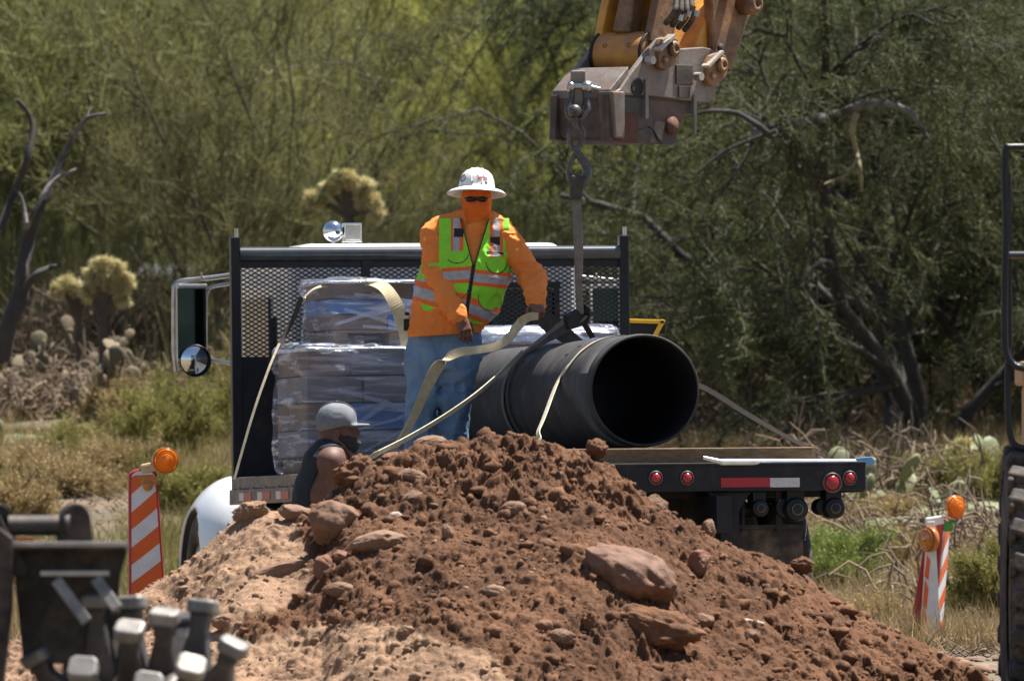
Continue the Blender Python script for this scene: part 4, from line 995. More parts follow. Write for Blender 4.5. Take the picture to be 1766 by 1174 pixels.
# tie-down over the pipe near the mouth
aB = .62
cr = [pp_(aB, x) for x in (-95,-75,-55,-35,-15,5,25,45)]
rail_l = TW(-1.31, 1.25, -.02); rail_r = P(1424, 787, 69.2)
strap('tie_down_strap', [pp_(aB-.05,-80), pp_(aB,-55), pp_(aB,-30), pp_(aB+.0,-5), pp_(aB+.02,20), pp_(aB+.06,42), pp_(aB+.12,62), pp_(aB+.22,80,.02), P(930,738,68.75), P(905,770,68.6), rail_l], .042, M['web_cream'], 'cream tie-down strap over the pipe near its mouth', [PA]*4)
strap('tie_down_strap', [pp_(aB-.05,-80), P(1213,668,69.2), P(1290,715,69.15), P(1360,755,69.15), rail_r], [.028,.034,.032,.028,.018], M['web_brown'], 'brown strap slanting from behind the pipe mouth down to the right rail', Vector((0,.4,.9)))
strap('tie_down_strap', [TW(-1.3,2.2,0), P(640,788,68.9), P(700,757,69.2), P(760,722,69.5), P(810,688,69.7), P(850,655,70.1), P(878,628,70.4), P(900,607,70.62)], .034, M['web_cream'], 'long cream strap rising from the bed edge past the worker to the choker', Vector((.2,-.3,.9)))
strap('hand_strap', [P(928,545,70.35), P(915,546,70.32), P(903,552,70.3), P(890,566,70.3), P(876,584,70.3), P(858,596,70.3), P(838,601,70.3), P(816,604,70.3), P(790,608,70.32), P(766,621,70.34), P(747,645,70.36), P(730,682,70.38), P(712,722,70.4), P(694,754,70.4), P(676,778,70.4)],
      [.045,.05,.06,.062,.06,.055,.05,.05,.06,.075,.075,.06,.05,.04,.03], M['web_tan'], 'loose tan webbing strap that the worker in the vest holds in his hand', [Vector((.5,.2,.8)), Vector((.6,0,.8)), Vector((.1,.3,.95)), Vector((.2,.2,.95)), Vector((.8,0,.5)), Vector((.95,.1,.3)), Vector((.95,.3,.2))])
strap('pallet_strap', [P(518,520,72.55), P(545,497,72.6), P(590,489,72.6), P(640,487,72.55), P(664,497,72.45), P(683,526,72.42), P(697,565,72.42), P(704,605,72.4)], [.05,.06,.075,.085,.09,.09,.085,.08], M['web_tan'], 'broad tan strap over the top of the smaller film wrapped stack', [Vector((0,1,.1)), Vector((.1,.9,.3)), Vector((.5,.8,.5)), Vector((.9,.2,.35)), Vector((.95,.1,.2))])
strap('tie_rope', [P(482,592,72.3), P(462,640,72.2), P(435,718,72.1), P(404,826,72.0)], .015, M['web_cream'], 'thin pale strap from the lower pallet down to the left rail corner', Vector((1,0,.2)))
strap('pallet_strap', [P(520,512,72.5), P(508,545,72.5), P(490,580,72.45), P(480,600,72.4)], .03, M['web_brown'], 'narrow brown strap down the left side of the smaller stack', Vector((1,.2,.2)))
tag(bpy.data.objects['tie_rope'], cat='rope')

# ------------------------------------------------------------------ striped warning panels
def light_head(root, c, r, m, yaw=0, tilt=0):
    R = Matrix.Rotation(yaw, 3, 'Z') @ Matrix.Rotation(tilt, 3, 'X'); ax = R @ Vector((0,-1,0))
    mb = MB(); mb.lathe([(0,.055),(r*.5,.05),(r*.85,.032),(r,.008),(r,-.008),(r*.85,-.032),(r*.5,-.05),(0,-.055)], c, ax, 32)
    for q in (.35,.6,.82): mb.lathe([(r*q,.058-q*.03),(r*q+.006,.063-q*.03),(r*q+.012,.055-q*.03)], c, ax, 32)
    o = mb.build('lamp_lens', m, root)
    mb = MB(); mb.lathe([(r,-.02),(r+.008,-.02),(r+.008,.02),(r,.02)], c, ax, 32, closed=True); mb.build('lamp_bezel', M['amber_deep'], o); return o
def stripe_panel(root, c, w0, w1, H, R, dirn=1):
    """tapered board, red moulded edge, white face with orange diagonals"""
    c = Vector(c); ex = R @ Vector((1,0,0)); ez = R @ Vector((0,0,1)); ey = R @ Vector((0,1,0))
    def hw(z): return w0+(w1-w0)*z/H
    top = [(hw(H)*math.cos(a)*1.0, H-hw(H)*.45+hw(H)*.45*math.sin(a)) for a in np.linspace(0, math.pi, 9)]
    mb = MB(); mb.prism([(-hw(0),0),(hw(0),0)]+top, c, ex, ez, ey, .045); mb.build('board', M['sign_red'], root, .01)
    b = .016
    inn = [(-hw(0)+b,.02),(hw(0)-b,.02)]+[(x*(1-b/hw(H)), z-.012) for x, z in top]
    mb = MB(); mb.prism(inn, c-ey*.0235, ex, ez, ey, .004); mb.prism(inn, c+ey*.0235, ex, ez, ey, .004); sh_ = mb.build('white_sheet', M['sign_white'], root)
    k = -1; mb = MB(); pitch = .215; th = .105; sl_ = .62*dirn
    while k < 7:
        z0 = k*pitch-.06
        poly = []
        for x_s in (-1, 1):
            pass
        n = 6; lo_ = []; hi_ = []
        for i in range(n+1):
            t = -1+2*i/n; zc = z0+.11+sl_*t*hw(.5*H); xx = lambda z: t*(hw(max(0,min(H,z)))-b)
            za, zb = max(.02, min(H-.04, zc-th/2)), max(.02, min(H-.04, zc+th/2))
            lo_.append((xx(za), za)); hi_.append((xx(zb), zb))
        if max(q[1] for q in hi_)-min(q[1] for q in lo_) > .02:
            for s in (-1, 1):
                A = [c+ex*x+ez*z+ey*s*.0265 for x, z in lo_]; B = [c+ex*x+ez*z+ey*s*.0265 for x, z in hi_]
                fs = [(i, i+1, n+2+i, n+1+i) for i in range(n) if abs(lo_[i][1]-hi_[i][1])+abs(lo_[i+1][1]-hi_[i+1][1]) > .002]
                mb.add(A+B, fs)
        k += 1
    mb.build('orange_stripes', M['sign_orange'], sh_)
LD = 71.0
bl = wroot('warning_panel', P(258,1050,LD), 'upright orange and white striped panel with one amber lamp left of the truck', 'warning panel')
stripe_panel(bl, P(255,1075,LD), .118, .088, .95, Matrix.Rotation(math.radians(-2), 3, 'Y') @ Matrix.Rotation(math.radians(8), 3, 'Z'))
light_head(bl, P(285,794,LD-.02), .072, M['amber'], .2)
mb = MB(); mb.box(P(258,806,LD), (.11,.07,.06), Matrix.Rotation(-.2,3,'Y')); mb.build('battery_case', mat('case', (.5,.33,.16), (.6,.45,.3), .4), bl, .015)
mb = MB(); mb.lathe([(0,0),(.03,0),(.03,.012),(0,.016)], P(255,838,LD-.03), (0,-1,0), 14); mb.box(P(254,828,LD-.027), (.13,.006,.055)); mb.build('lamp_bracket', M['amber_deep'], bl, .003)
mb = MB(); mb.box(P(258,1078,LD), (.5,.4,.06)); mb.build('base', M['rubber'], bl, .01)
RDp = 77.0
br_ = wroot('warning_panel', P(1600,1108,RDp), 'striped panel seen edge on with two amber lamps right of the truck', 'warning panel')
stripe_panel(br_, P(1611,1106,RDp), .12, .10, .82, Matrix.Rotation(math.radians(4.5), 3, 'Y') @ Matrix.Rotation(math.radians(74), 3, 'Z'), 1)
mb = MB(); A = [(-.09,0),(.02,0),(.055,.72),(.03,.72)]; mb.prism(A, P(1590,1100,RDp-.02), (1,0,0), (0,0,1), (0,1,0), .05); mb.build('rear_board', M['sign_red'], br_, .006)
mb = MB(); mb.prism([(-.07,0),(.075,0),(.03,.80),(-.02,.80)], P(1604,1107,RDp-.14), (1,0,0.05), (0,0,1), (0,1,0), .02); o = mb.build('folded_sheet', M['sign_white'], br_, .004)
mb = MB()
for k in range(4): mb.prism([(-.062+.012*k,.06+k*.19),(-.035+.012*k,.03+k*.19),(-.022+.012*k,.16+k*.19),(-.045+.013*k,.26+k*.16)], P(1604,1107,RDp-.152), (1,0,.05), (0,0,1), (0,1,0), .003)
mb.build('orange_stripes', M['sign_orange'], o)
light_head(br_, P(1647,874,RDp-.05), .07, M['amber'], .75)
light_head(br_, P(1603,930,RDp-.18), .075, M['amber_deep'], -.95)
mb = MB(); mb.box(P(1612,898,RDp-.05), (.12,.1,.06), Matrix.Rotation(-.15,3,'Y')); mb.build('battery_case', M['pale'], br_, .012)
mb = MB(); mb.box(P(1634,907,RDp-.06), (.075,.06,.07)); mb.build('green_clip', M['green_clip'], br_, .012)
mb = MB(); mb.box(P(1606,1110,RDp), (.5,.4,.05)); mb.build('base', M['rubber'], br_, .01)
# fallen bits of red and white tape at right
tp = MB(); tp.ribbon(smooth_path([P(1630,1133,74.6), P(1660,1122,74.9), P(1700,1128,74.8), P(1740,1120,74.9), P(1790,1126,74.8)], 6), Vector((.1,1,.25)), .14, .005); o = tp.build('barrier_tape', M['sign_red']); tag(o, 'red barrier tape lying on the ground beside the big tire', 'tape')

# ------------------------------------------------------------------ compaction wheel attachment, near left
CDp = 50.0; CS_ = F/CDp
cw = wroot('compaction_wheel', P(200,1250,CDp), 'dirty steel compaction wheel with grey pads at the lower left', 'compaction wheel')
AXP = 1285
mb = MB(); mb.lathe([(0,-.36),(.20,-.36),(.22,-.33),(.22,.33),(.20,.36),(0,.36)], P(235,AXP,CDp), (.96,-.28,0), 40); mb.build('drum', M['comp_steel'], cw)
for hx in (160, 235, 312):
    mb = MB(); c_ = P(hx,AXP,CDp-(hx-235)*.0007); mb.lathe([(.20,-.05),(.33,-.05),(.345,-.03),(.345,.03),(.33,.05),(.20,.05)], c_, (.96,-.28,0), 44, closed=True); mb.build('rim_ring', M['comp_steel'], cw)
for (x, y, dy, hx) in ((167,1035,-.02,180),(226,1040,.06,232),(350,1046,.0,318),(114,1053,.20,165),(286,1062,-.2,280),(228,1085,-.34,236),(62,1132,.02,150),(334,1146,-.46,300),(404,1114,-.22,330),(262,1176,-.50,252),(150,1150,-.45,180),(196,1062,.34,200),(318,1075,.32,290)):
    pt = P(x, y, CDp)+Vector((0,dy,0)); hub = P(hx, AXP, CDp-(hx-235)*.0007); rd = (pt-hub); Lr = rd.length; rd.normalize()
    tg = (Vector((.96,-.28,0))-rd*rd.x*.96); tg = (tg-rd*tg.dot(rd)).normalized(); ax_ = rd.cross(tg)
    mb = MB(); mb.prism([(-.095,.22),(.095,.22),(.06,.22+(Lr-.22)*.45),(.036,Lr-.09),(.048,Lr-.028),(-.048,Lr-.028),(-.036,Lr-.09),(-.06,.22+(Lr-.22)*.45)], hub, tg, rd, ax_, .085); o = mb.build('pad_arm', M['comp_steel'], cw, .014)
    mb = MB(); mb.prism([(-.066,-.035),(-.045,-.058),(.045,-.058),(.066,-.035),(.066,.035),(.045,.058),(-.045,.058),(-.066,.035)], pt, tg, ax_, rd, .06); mb.build('pad', M['pad_steel'], o, .014, 3)
# mounting frame
K = M['comp_black']
def cpx(x, y, dd=0): return P(x, y, CDp+dd)
mb = MB(); mb.beam(cpx(22,941,.0), cpx(220,941,.0), .34, .035, (0,0,1)); mb.build('top_plate', K, cw, .008)
mb = MB(); mb.beam(cpx(22,938,-.172), cpx(219,938,-.172), .012, .022); mb.build('lit_worn_edge', M['bright_edge'], cw, .003)  # pale strip paints in the light along the worn plate edge
mb = MB(); mb.prism([(-.50,-.01),(.0,-.01),(-.03,-.12),(-.045,-.28),(-.08,-.5),(-.45,-.5)], cpx(220,944,.02), (1,0,0), (0,0,1), (0,1,0), .03); mb.build('front_plate', K, cw, .005)
mb = MB(); mb.prism([(-.12,.16),(.06,.02),(.05,-.3),(.0,-.75),(-.3,-.75)], cpx(0,935,-.1), (1,0,0), (0,0,1), (0,1,0), .25); mb.build('left_bracket', K, cw, .008)
mb = MB(); mb.beam(cpx(70,988,-.14), cpx(188,988,-.14), .07, .022); mb.build('cross_bar', M['bright_edge'], cw, .004)
for a, b in (((97,1000),(150,1072)),((165,998),(203,1050))):
    mb = MB(); mb.beam(cpx(*a,-.17), cpx(*b,-.24), .028, .05, (1,0,.4)); mb.build('brace', M['pad_steel'], cw, .004)
mb = MB(); mb.tube([cpx(15,906,.0), cpx(120,906,.0)], .045, 18); mb.build('mount_pin', M['exc_dark'], cw)
for x0_ in (128, -5):
    mb = MB(); mb.prism([(.085,-.10)]+[(-.0+.075*math.cos(a), .0+.09*math.sin(a)) for a in np.linspace(.35, math.pi-.1, 9)]+[(-.075,-.02),(-.085,-.10)], cpx(x0_,903,.0), (.9,.4,0), (0,0,1), (-.4,.9,0), .05)
    o = mb.build('ear', K, cw, .008)
    mb = MB(); mb.lathe([(0,0),(.055,0),(.055,.03),(0,.03)], cpx(x0_-7,906,-.01), (-1,0,0), 20); mb.build('pin_collar', M['exc_dark'], o)
mb = MB(); mb.prism([(-.07,0),(.0,.12),(.05,.11),(.19,-.15),(.19,-.19),(.1,-.19),(-.07,-.1)], cpx(-30,915,-.12), (1,0,0), (0,0,1), (0,1,0), .05); mb.build('ear', K, cw, .008)
mb = MB(); mb.box(cpx(45,931,.12), (.08,.03,.02)); mb.build('orange_block', M['sign_orange'], cw)

# ------------------------------------------------------------------ wheeled machine at the right edge
LDm = 60.0
ld = wroot('wheel_loader', (P(1840,1000,LDm).x, LDm, 0), 'big treaded tire, tan body and black handrails of a machine cut by the right edge', 'wheel loader')
r = .80; wc = Vector((P(1737,900,LDm).x+.26, LDm+.3, r)); wh = .26
wc.z = ZC+(HOR-772)/F*(LDm-.0)-r
mb = MB(); prof = [(r*.55,-wh*.9),(r*.80,-wh),(r*.93,-wh*.94),(r*.965,-wh*.78),(r*.97,0),(r*.965,wh*.78),(r*.93,wh*.94),(r*.80,wh),(r*.55,wh*.9)]
mb.lathe(prof, wc, (1,0,0), 72); tire = mb.build('tire', M['rubber'], ld)
mb = MB()
for k in range(26):
    for s in (-1, 1):
        a = 2*math.pi*(k+(.5 if s > 0 else 0))/26; rd = Vector((0, -math.cos(a), math.sin(a))); tg = Vector((0, math.sin(a), math.cos(a)))
        c = wc+rd*(r*.975)+Vector((s*wh*.50,0,0)); R = Matrix((Vector((1,0,0)), tg, rd)).transposed() @ Matrix.Rotation(s*.30, 3, 'Z')
        mb.box(c, (wh*1.0,.088,.075), R)
        c2 = wc+rd*(r*.93)+Vector((s*wh*.955,0,0)); mb.box(c2, (.035,.085,.12), Matrix((Vector((1,0,0)), tg, rd)).transposed())
mb.build('tread_lugs', M['rubber'], tire, .014, 2)
mb = MB(); mb.lathe([(r*.56,-wh*.85),(r*.52,-wh*.4),(r*.2,-wh*.3),(0,-wh*.3)], wc, (1,0,0), 40); mb.build('rim', M['tire_rim'], ld)
def lp(x, y, dd=0): return P(x, y, LDm+dd)
mb = MB(); mb.tube(smooth_path([lp(1850,255,.5), lp(1790,254,.1), lp(1742,254,.0), lp(1735,258), lp(1733,300), lp(1735,400), lp(1733,500), lp(1733,585), lp(1737,612), lp(1748,628), lp(1762,634), lp(1800,636,.2)], 6), .019, 12); mb.build('handrail', M['black_steel'], ld)
mb = MB(); mb.tube(smooth_path([lp(1739,600,.05), lp(1738,660,.05), lp(1739,720,.05), lp(1743,752,.05), lp(1752,768,.05), lp(1775,775,.05)], 6), .017, 12); mb.build('handrail', M['black_steel'], ld)
mb = MB(); mb.tube([lp(1740,300,.1), lp(1742,600,.1)], .012, 10); mb.build('handrail', M['black_steel'], ld)
mb = MB(); mb.tube([lp(1734,440), lp(1860,440,.3)], .020, 12); mb.build('cross_rail', M['black_steel'], ld)
mb = MB(); mb.box(lp(1852,644,.5), (.58,.9,.125)); mb.build('fender', M['tan_paint'], ld, .015)
mb = MB(); mb.box(lp(1850,720,.6), (.50,.8,.36)); mb.prism([(-.8,-.5),(.8,-.5),(.8,.35),(.3,.5),(-.8,.5)], lp(2050,820,1.2), (0,1,0), (0,0,1), (1,0,0), 1.2); mb.box(lp(2050,255,1.4), (1.3,1.5,.1)); mb.build('body', M['tan_paint'], ld, .03)
mb = MB(); mb.box(lp(2050,455,1.4), (1.1,1.3,1.15)); mb.build('cab_glass', M['glass_dark'], ld, .04)
mb = MB()
for sx_ in (-1,1):
    for sy_ in (-1,1): c_ = lp(2050,455,1.4); mb.beam(c_+Vector((sx_*.57,sy_*.67,-.6)), c_+Vector((sx_*.55,sy_*.65,.62)), .09, .09, (1,0,0))
mb.build('cab_post', M['tan_paint'], ld, .01)
# ------------------------------------------------------------------ people
HD = 70.9; HS = F/HD
def W1(px, py, dy=0): return np.array(P(px, py, HD))+np.array([0, dy, 0])
def C2(cx, cy, dy=0): return W1(680+cx/3.261, 270+cy/3.261, dy)     # coordinates of an enlarged crop of the photo
p1 = wroot('person', W1(762, 809), 'person in white hard hat and lime safety vest standing on the bed holding a strap', 'person')
dsc = (1, .66, 1)
def hand(f, wrist, palm_c, d_f, d_n, thumb_dir, curl, s=1.0, spread=.0075):
    """palm + five bent fingers; d_f finger direction, d_n back-of-hand normal"""
    d_f = np.array(Vector(d_f).normalized()); d_n = np.array(Vector(d_n).normalized()); side = np.cross(d_f, d_n); side /= np.linalg.norm(side)
    if np.dot(side, thumb_dir) < 0: side = -side
    f.cap(wrist, palm_c-d_f*.025*s, .028*s, .030*s, .02, (1,1,1))
    for o in (-.030,-.010,.010,.030): f.cap(palm_c-d_f*.035*s+side*o*.8*s, palm_c+d_f*.03*s+side*o*s, .0165*s, .0135*s, .012)
    knuck = palm_c+d_f*.036*s
    for i, (o, L) in enumerate(((.033,.074),(.011,.084),(-.011,.079),(-.032,.062))):
        c = curl[i]; p = knuck+side*o*s-d_n*.002; a = 0; q = [p]
        for j, ln in enumerate((.44,.32,.24)):
            a += c*(1.0, 1.1, .8)[j]; dd = d_f*math.cos(a)-d_n*math.sin(a)+side*o*spread*4; p = p+dd*L*ln*s; q.append(p)
        for j in range(3): f.cap(q[j], q[j+1], (.0100-.0007*j)*s, (.0094-.0009*j)*s, .004)
    tb = palm_c-d_f*.022*s+side*.032*s-d_n*.006; t1 = tb+side*.026*s+d_f*.022*s-d_n*.012*s; t2 = t1+d_f*.026*s-d_n*.012*s+side*.004*s; t3 = t2+d_f*.022*s-d_n*.010*s
    f.cap(palm_c-d_f*.03*s+side*.01*s, tb, .018*s, .0145*s, .012); f.cap(tb, t1, .0135*s, .0115*s, .008); f.cap(t1, t2, .0112*s, .0102*s, .004); f.cap(t2, t3, .0102*s, .009*s, .004)
# joints
shR, elR, wrR = C2(228,440,.0), C2(238,690,-.09), C2(372,905,-.24)
shL, elL, wrL = C2(628,455,.0), C2(775,675,-.04), C2(803,826,-.25)
hip = W1(766,592); chest = C2(440,470); belly = C2(345,840,-.02)
lo_ = np.array(W1(690,815))-[.05,.30,.02]; hi_ = np.array(W1(945,280))+[.05,.28,.02]
# body (skin): head, neck, arms, hands, one surface
f = Field(lo_+[0,-.12,.62], hi_, .0046)
hc = W1(822,345); 
f.ell(hc+[0,.01,.012], (.075,.096,.105), 0); f.ell(hc+[0,-.025,-.055], (.062,.070,.085), .03)
f.ell(hc+[.0,-.098,-.022], (.014,.018,.024), .014)
for s in (-1,1): f.ell(hc+[s*.079,.012,-.012], (.012,.022,.032), .01)
f.cap(hc+[0,.02,-.06], C2(440,400,.02), .058, .064, .03); f.cap(C2(440,410,.01), chest, .08, .14, .05, dsc)
for a, b, c in ((shR,elR,wrR),(shL,elL,wrL)): f.cap(a,b,.052,.043,.03); f.cap(b,c,.043,.030,.02); f.cap(chest, a, .09, .055, .04)
# hanging right hand
df = Vector(W1(811,583,-.23))-Vector(W1(799,548,-.20)); 
hand(f, wrR, wrR+np.array(df.normalized())*.055, df, Vector((.35,-1,.25)), np.array((1,-.2,.2)), (.32,.36,.42,.5), 1.02)
# left hand closed on the strap
df2 = Vector((.10,-.75,-.62))
hand(f, wrL, wrL+np.array(df2.normalized())*.045, df2, Vector((.25,-.62,.75)), np.array((-1,-.2,.0)), (1.15,1.2,1.22,1.25), 1.02)
body = f.build('body', M['skin'], p1)
# orange face gaiter over the head
f = Field(hc-[.14,.17,.20], hc+[.14,.17,.16], .0046)
f.ell(hc+[0,.01,.012], (.092,.103,.108), 0); f.ell(hc+[0,-.027,-.055], (.087,.082,.088), .03); f.ell(hc+[.0,-.106,-.028], (.015,.020,.028), .016); f.ell(hc+[0,-.098,-.075], (.028,.02,.02), .02)
f.cap(hc+[0,.01,-.06], C2(448,385,-.03), .080, .084, .03); f.noise(.005, 18, 5, 3, (1,1,2.0)); f.cut(lambda x,y,z: (C2(0,418)[2]+.10*np.abs(x-C2(445,0)[0])-z)+0*y)
f.build('face_gaiter', M['gaiter'], p1)
# sunglasses
f = Field(hc-[.12,.16,.05], hc+[.12,.08,.05], .0035)
gz = .008
for s in (-1,1):
    f.ell(hc+[s*.036,-.088,gz-.005], (.034,.024,.0185), .004); f.cap(hc+[s*.066,-.075,gz+.002], hc+[s*.087,.01,gz+.004], .0065, .004, .006)
f.cap(hc+[-.02,-.103,gz+.003], hc+[.02,-.103,gz+.003], .0065, k=.006); f.build('sunglasses', M['lens_black'], p1)
# hard hat
Rh = Matrix.Rotation(math.radians(1.5), 3, 'Y') @ Matrix.Rotation(math.radians(-7), 3, 'X')
ho = Vector(W1(822,330))+Vector((0,.012,.006)); ax = Rh @ Vector((0,0,1)); rf = Rh @ Vector((1,0,0))
mb = MB(); mb.lathe([(.172,-.026),(.182,-.026),(.181,-.020),(.16,-.004),(.125,.008),(.112,.014),(.110,.03),(.105,.062),(.092,.096),(.068,.120),(.036,.133),(0,.137)], ho, ax, 56, ref=rf, sx=1.0, sy=1.12)
mb.lathe([(.172,-.026),(.120,.0),(.098,.02),(.08,.08),(0,.12)], ho, ax, 40, ref=rf, sy=1.12)
hh = mb.build('hard_hat', M['hat'], p1)
mb = MB()      # shell ridges
for off in (-.032, 0, .032):
    pts = []
    for t in np.linspace(-.9, 1.3, 14):
        rr = .138; y = -math.sin(t)*.112*1.12; z = .137*math.cos(t)*.98+.003-abs(off)*.14
        pts.append(ho+Rh @ Vector((off, y*.97, max(z, .018))))
    mb.tube(pts, .006, 8)
mb.build('hat_ridge', M['hat'], hh)
def hat_pt(ang, z, lift=.001):
    rr = np.interp(z, [.014,.03,.062,.096,.12], [.112,.110,.105,.092,.068])+lift
    return ho+Rh @ Vector((math.sin(ang)*rr, -math.cos(ang)*rr*1.12, z))
mb = MB()       # red script on the front and a round emblem on the side
scr = [(.0,.066),(.06,.082),(.10,.060),(.15,.068),(.18,.060),(.23,.072),(.28,.060),(.33,.070),(.37,.060),(.43,.082),(.46,.060),(.52,.070),(.58,.062),(.66,.070)]
mb.tube(smooth_path([hat_pt(a, z) for a, z in scr], 4), .0023, 5); mb.tube([hat_pt(a, .0545) for a in (.02,.2,.4,.6)], .0018, 5); mb.build('hat_lettering', M['hat_mark'], hh)
mb = MB(); mb.tube([hat_pt(-.95+.22*math.cos(a), .064+.022*math.sin(a)) for a in np.linspace(0, 6.28, 20)], .004, 5); mb.build('hat_emblem', M['cap_grey'], hh)
mb = MB()
for a in (-.28, .55): mb.lathe([(0,.004),(.008,.003),(.009,0)], hat_pt(a,.036,0), (math.sin(a),-math.cos(a),.1), 12)
mb.build('hat_rivets', M['rail_grey'], hh)
# long sleeve shirt
def torso(f, g=0):
    f.cap(C2(447,455,.01), C2(410,620,-.01), .190+g, .222+g, 0, dsc); f.cap(C2(405,610,-.01), C2(350,800,-.01), .222+g, .236+g, .05, dsc)
    f.cap(C2(275,415,.01), C2(600,420,.01), .062+g, .062+g, .07); f.cap(C2(315,402,.04), C2(570,402,.04), .045+g, .045+g, .05)
    return f
f = Field(lo_+[0,-.12,.52], hi_-[0,0,.30], .0058); torso(f)
f.cap(C2(345,800,-.01), W1(766,572,-.01), .212, .205, .05, (1,.68,1))
f.cap(W1(766,560,-.01), W1(765,586,-.01), .218, .214, .03, (1,.70,1))
f.chain([(shR,.082),(elR,.068)], .05); f.cap(elR, wrR+(elR-wrR)*.05, .068, .050, .03)
f.chain([(shL,.082),(elL,.076)], .05); f.cap(elL, wrL+(elL-wrL)*.05, .076, .056, .03)
f.noise(.010, 9, 11, 3, (1,1,1.7)); f.folds(.012, 8, 71, (1,1,1.5)); f.folds(.006, 17, 72, (1.3,1,1.9))
# creases on the bent sleeve
m_ = np.abs(f.V) < .04; I_ = np.nonzero(m_); xx, yy, zz = (f.ax[i][I_[i]] for i in range(3)); sel = xx > C2(690,0)[0]
f.V[m_] += np.where(sel, .0035*np.sin((zz*1.0-.35*xx)*120+7*vnoise(xx*8,yy*8,zz*8,3))*(1+vnoise(xx*14,yy*14,zz*14,8)), 0).astype(np.float32)
f.cut(lambda x,y,z: (W1(0,578)[2]+.06*(x-W1(766,0)[0])-z)+0*y)
shirt = f.build('shirt', M['shirt'], p1)
# safety vest
def vest_mat(C, N):
    px = 883+F*C[:,0]/C[:,1]; py = HOR-(C[:,2]-ZC)*F/C[:,1]; cx = (px-680)*3.261; cy = (py-270)*3.261; n = len(cx)
    m = np.zeros(n, int)
    def lab(c, v): m[c] = v
    # waist stripes
    left = cx < 440
    c1 = np.where(left, 668-.06*(cx-345), 690+.10*(cx-550)); lab(np.abs(cy-c1) < 46, 1); lab(np.abs(cy-c1) < 24, 2)
    low = np.where(cx < 330, 762+.30*(cx-150), 838+.40*(cx-400)); low = np.where((cx >= 300) & (cx < 420), 820+.18*(cx-330), low)
    lab((np.abs(cy-low) < 62), 1); lab((np.abs(cy-low-4) < 30), 2)
    # shoulder stripes
    s1 = (cx > 318) & (cx < 388) & (cy < 540); lab(s1, 1); lab(s1 & (cx > 330) & (cx < 366), 2); lab(s1 & (cx > 336) & (cy > 404) & (cy < 452), 3)
    s2 = (cx > 536) & (cx < 612) & (cy < 572); lab(s2, 1); lab(s2 & (cx > 558) & (cx < 592), 2); lab((cx > 538) & (cx < 594) & (cy > 452) & (cy < 480+.4*(cx-538)) , 3); lab((cx > 518) & (cx < 614) & (np.abs(cy-(545+.12*(cx-560))) < 10), 3)
    # pocket edges
    e1 = np.hypot((cx-352)/66, (cy-540)/60); lab((cy > 548) & (np.abs(e1-1) < .04) & (cx > 300) & (cx < 420), 3); lab((cy > 530) & (cy < 612) & (e1 < .93), 0)
    e2 = np.hypot((cx-576)/60, (cy-590)/68); lab((cy > 592) & (np.abs(e2-1) < .045), 3); lab((cy > 566) & (e2 < .93), 0)
    e3 = np.hypot((cx-350)/62, (cy-752)/46); lab((cy > 750) & (np.abs(e3-1) < .03) & (cx > 350), 3)
    e4 = np.hypot((cx-535)/62, (cy-790)/75); lab((cy > 770) & (np.abs(e4-1) < .03) & (cx < 540), 3); lab((cy > 745) & (e4 < .95), 0)
    # opening trim and zip
    zx = 447-(cy-610)*.155; lab((np.abs(cx-zx) < 11) & (cy > 600), 3)
    vl = 388+(cy-400)*.27; vr = 520-(cy-380)*.31; lab((cy < 615) & ((np.abs(cx-vl) < 6) | (np.abs(cx-vr) < 6)), 3)
    lab((cx < 262) & (cy < 600) & (cx > 150), 0); lab((cx < 262) & (cy > 600) & (cy < 690), 0)
    back = N[:,1] > .35
    m[back] = 0; zb = py; m[back & (np.abs(zb-470) < 14)] = 1; m[back & (np.abs(zb-470) < 7)] = 2; m[back & (np.abs(zb-515) < 14)] = 1; m[back & (np.abs(zb-515) < 7)] = 2
    return m
f = Field(lo_+[0,0,.80], hi_-[0,0,.36], .0037); torso(f, .034); f.noise(.009, 8, 15, 3, (1,1,1.4)); f.folds(.010, 7, 78, (1.3,1,1.2)); f.noise(.003, 30, 16, 2)
ax0 = C2(0,0)[0]; kx = 1/(3.261*HS)
def vest_cut(x, y, z):
    cy = (C2(0,0)[2]-z)/kx; cx = (x-ax0)/kx
    hem = cy-np.interp(cx, [90,215,330,440,520,575,640], [862,872,905,945,945,895,835])
    side = np.maximum(np.where(cy < 600, 252-cx, -999), np.where(cy < 575, cx-646, -999))*1.0
    front = (y < C2(0,0)[1]+.03)
    vop = np.where(front & (cy < 612), np.minimum(cx-(388+(cy-400)*.27), (520-(cy-380)*.31)-cx), -999)
    neck = 330-cy
    nk = .082-np.hypot(x-C2(447,0)[0], (y-C2(0,0)[1]-.01))+0*z
    d = np.maximum(np.maximum(hem, side), np.maximum(vop, neck))*kx
    return np.maximum(d, np.where(cy < 420, nk, -.5))
f.cut(vest_cut)
# sleeves stay outside the vest
f.cap(shR+[-.02,0,-.02], elR, .074, .067, 0, sub=True); f.cap(elR, wrR, .067, .052, 0, sub=True)
f.cap(elL, wrL, .078, .06, 0, sub=True); f.cap(shL+[.035,0,-.02], elL, .070, .074, 0, sub=True)
vest = f.build('safety_vest', [M['lime'], M['vest_orange'], M['vest_silver'], M['vest_black']], p1, vest_mat)
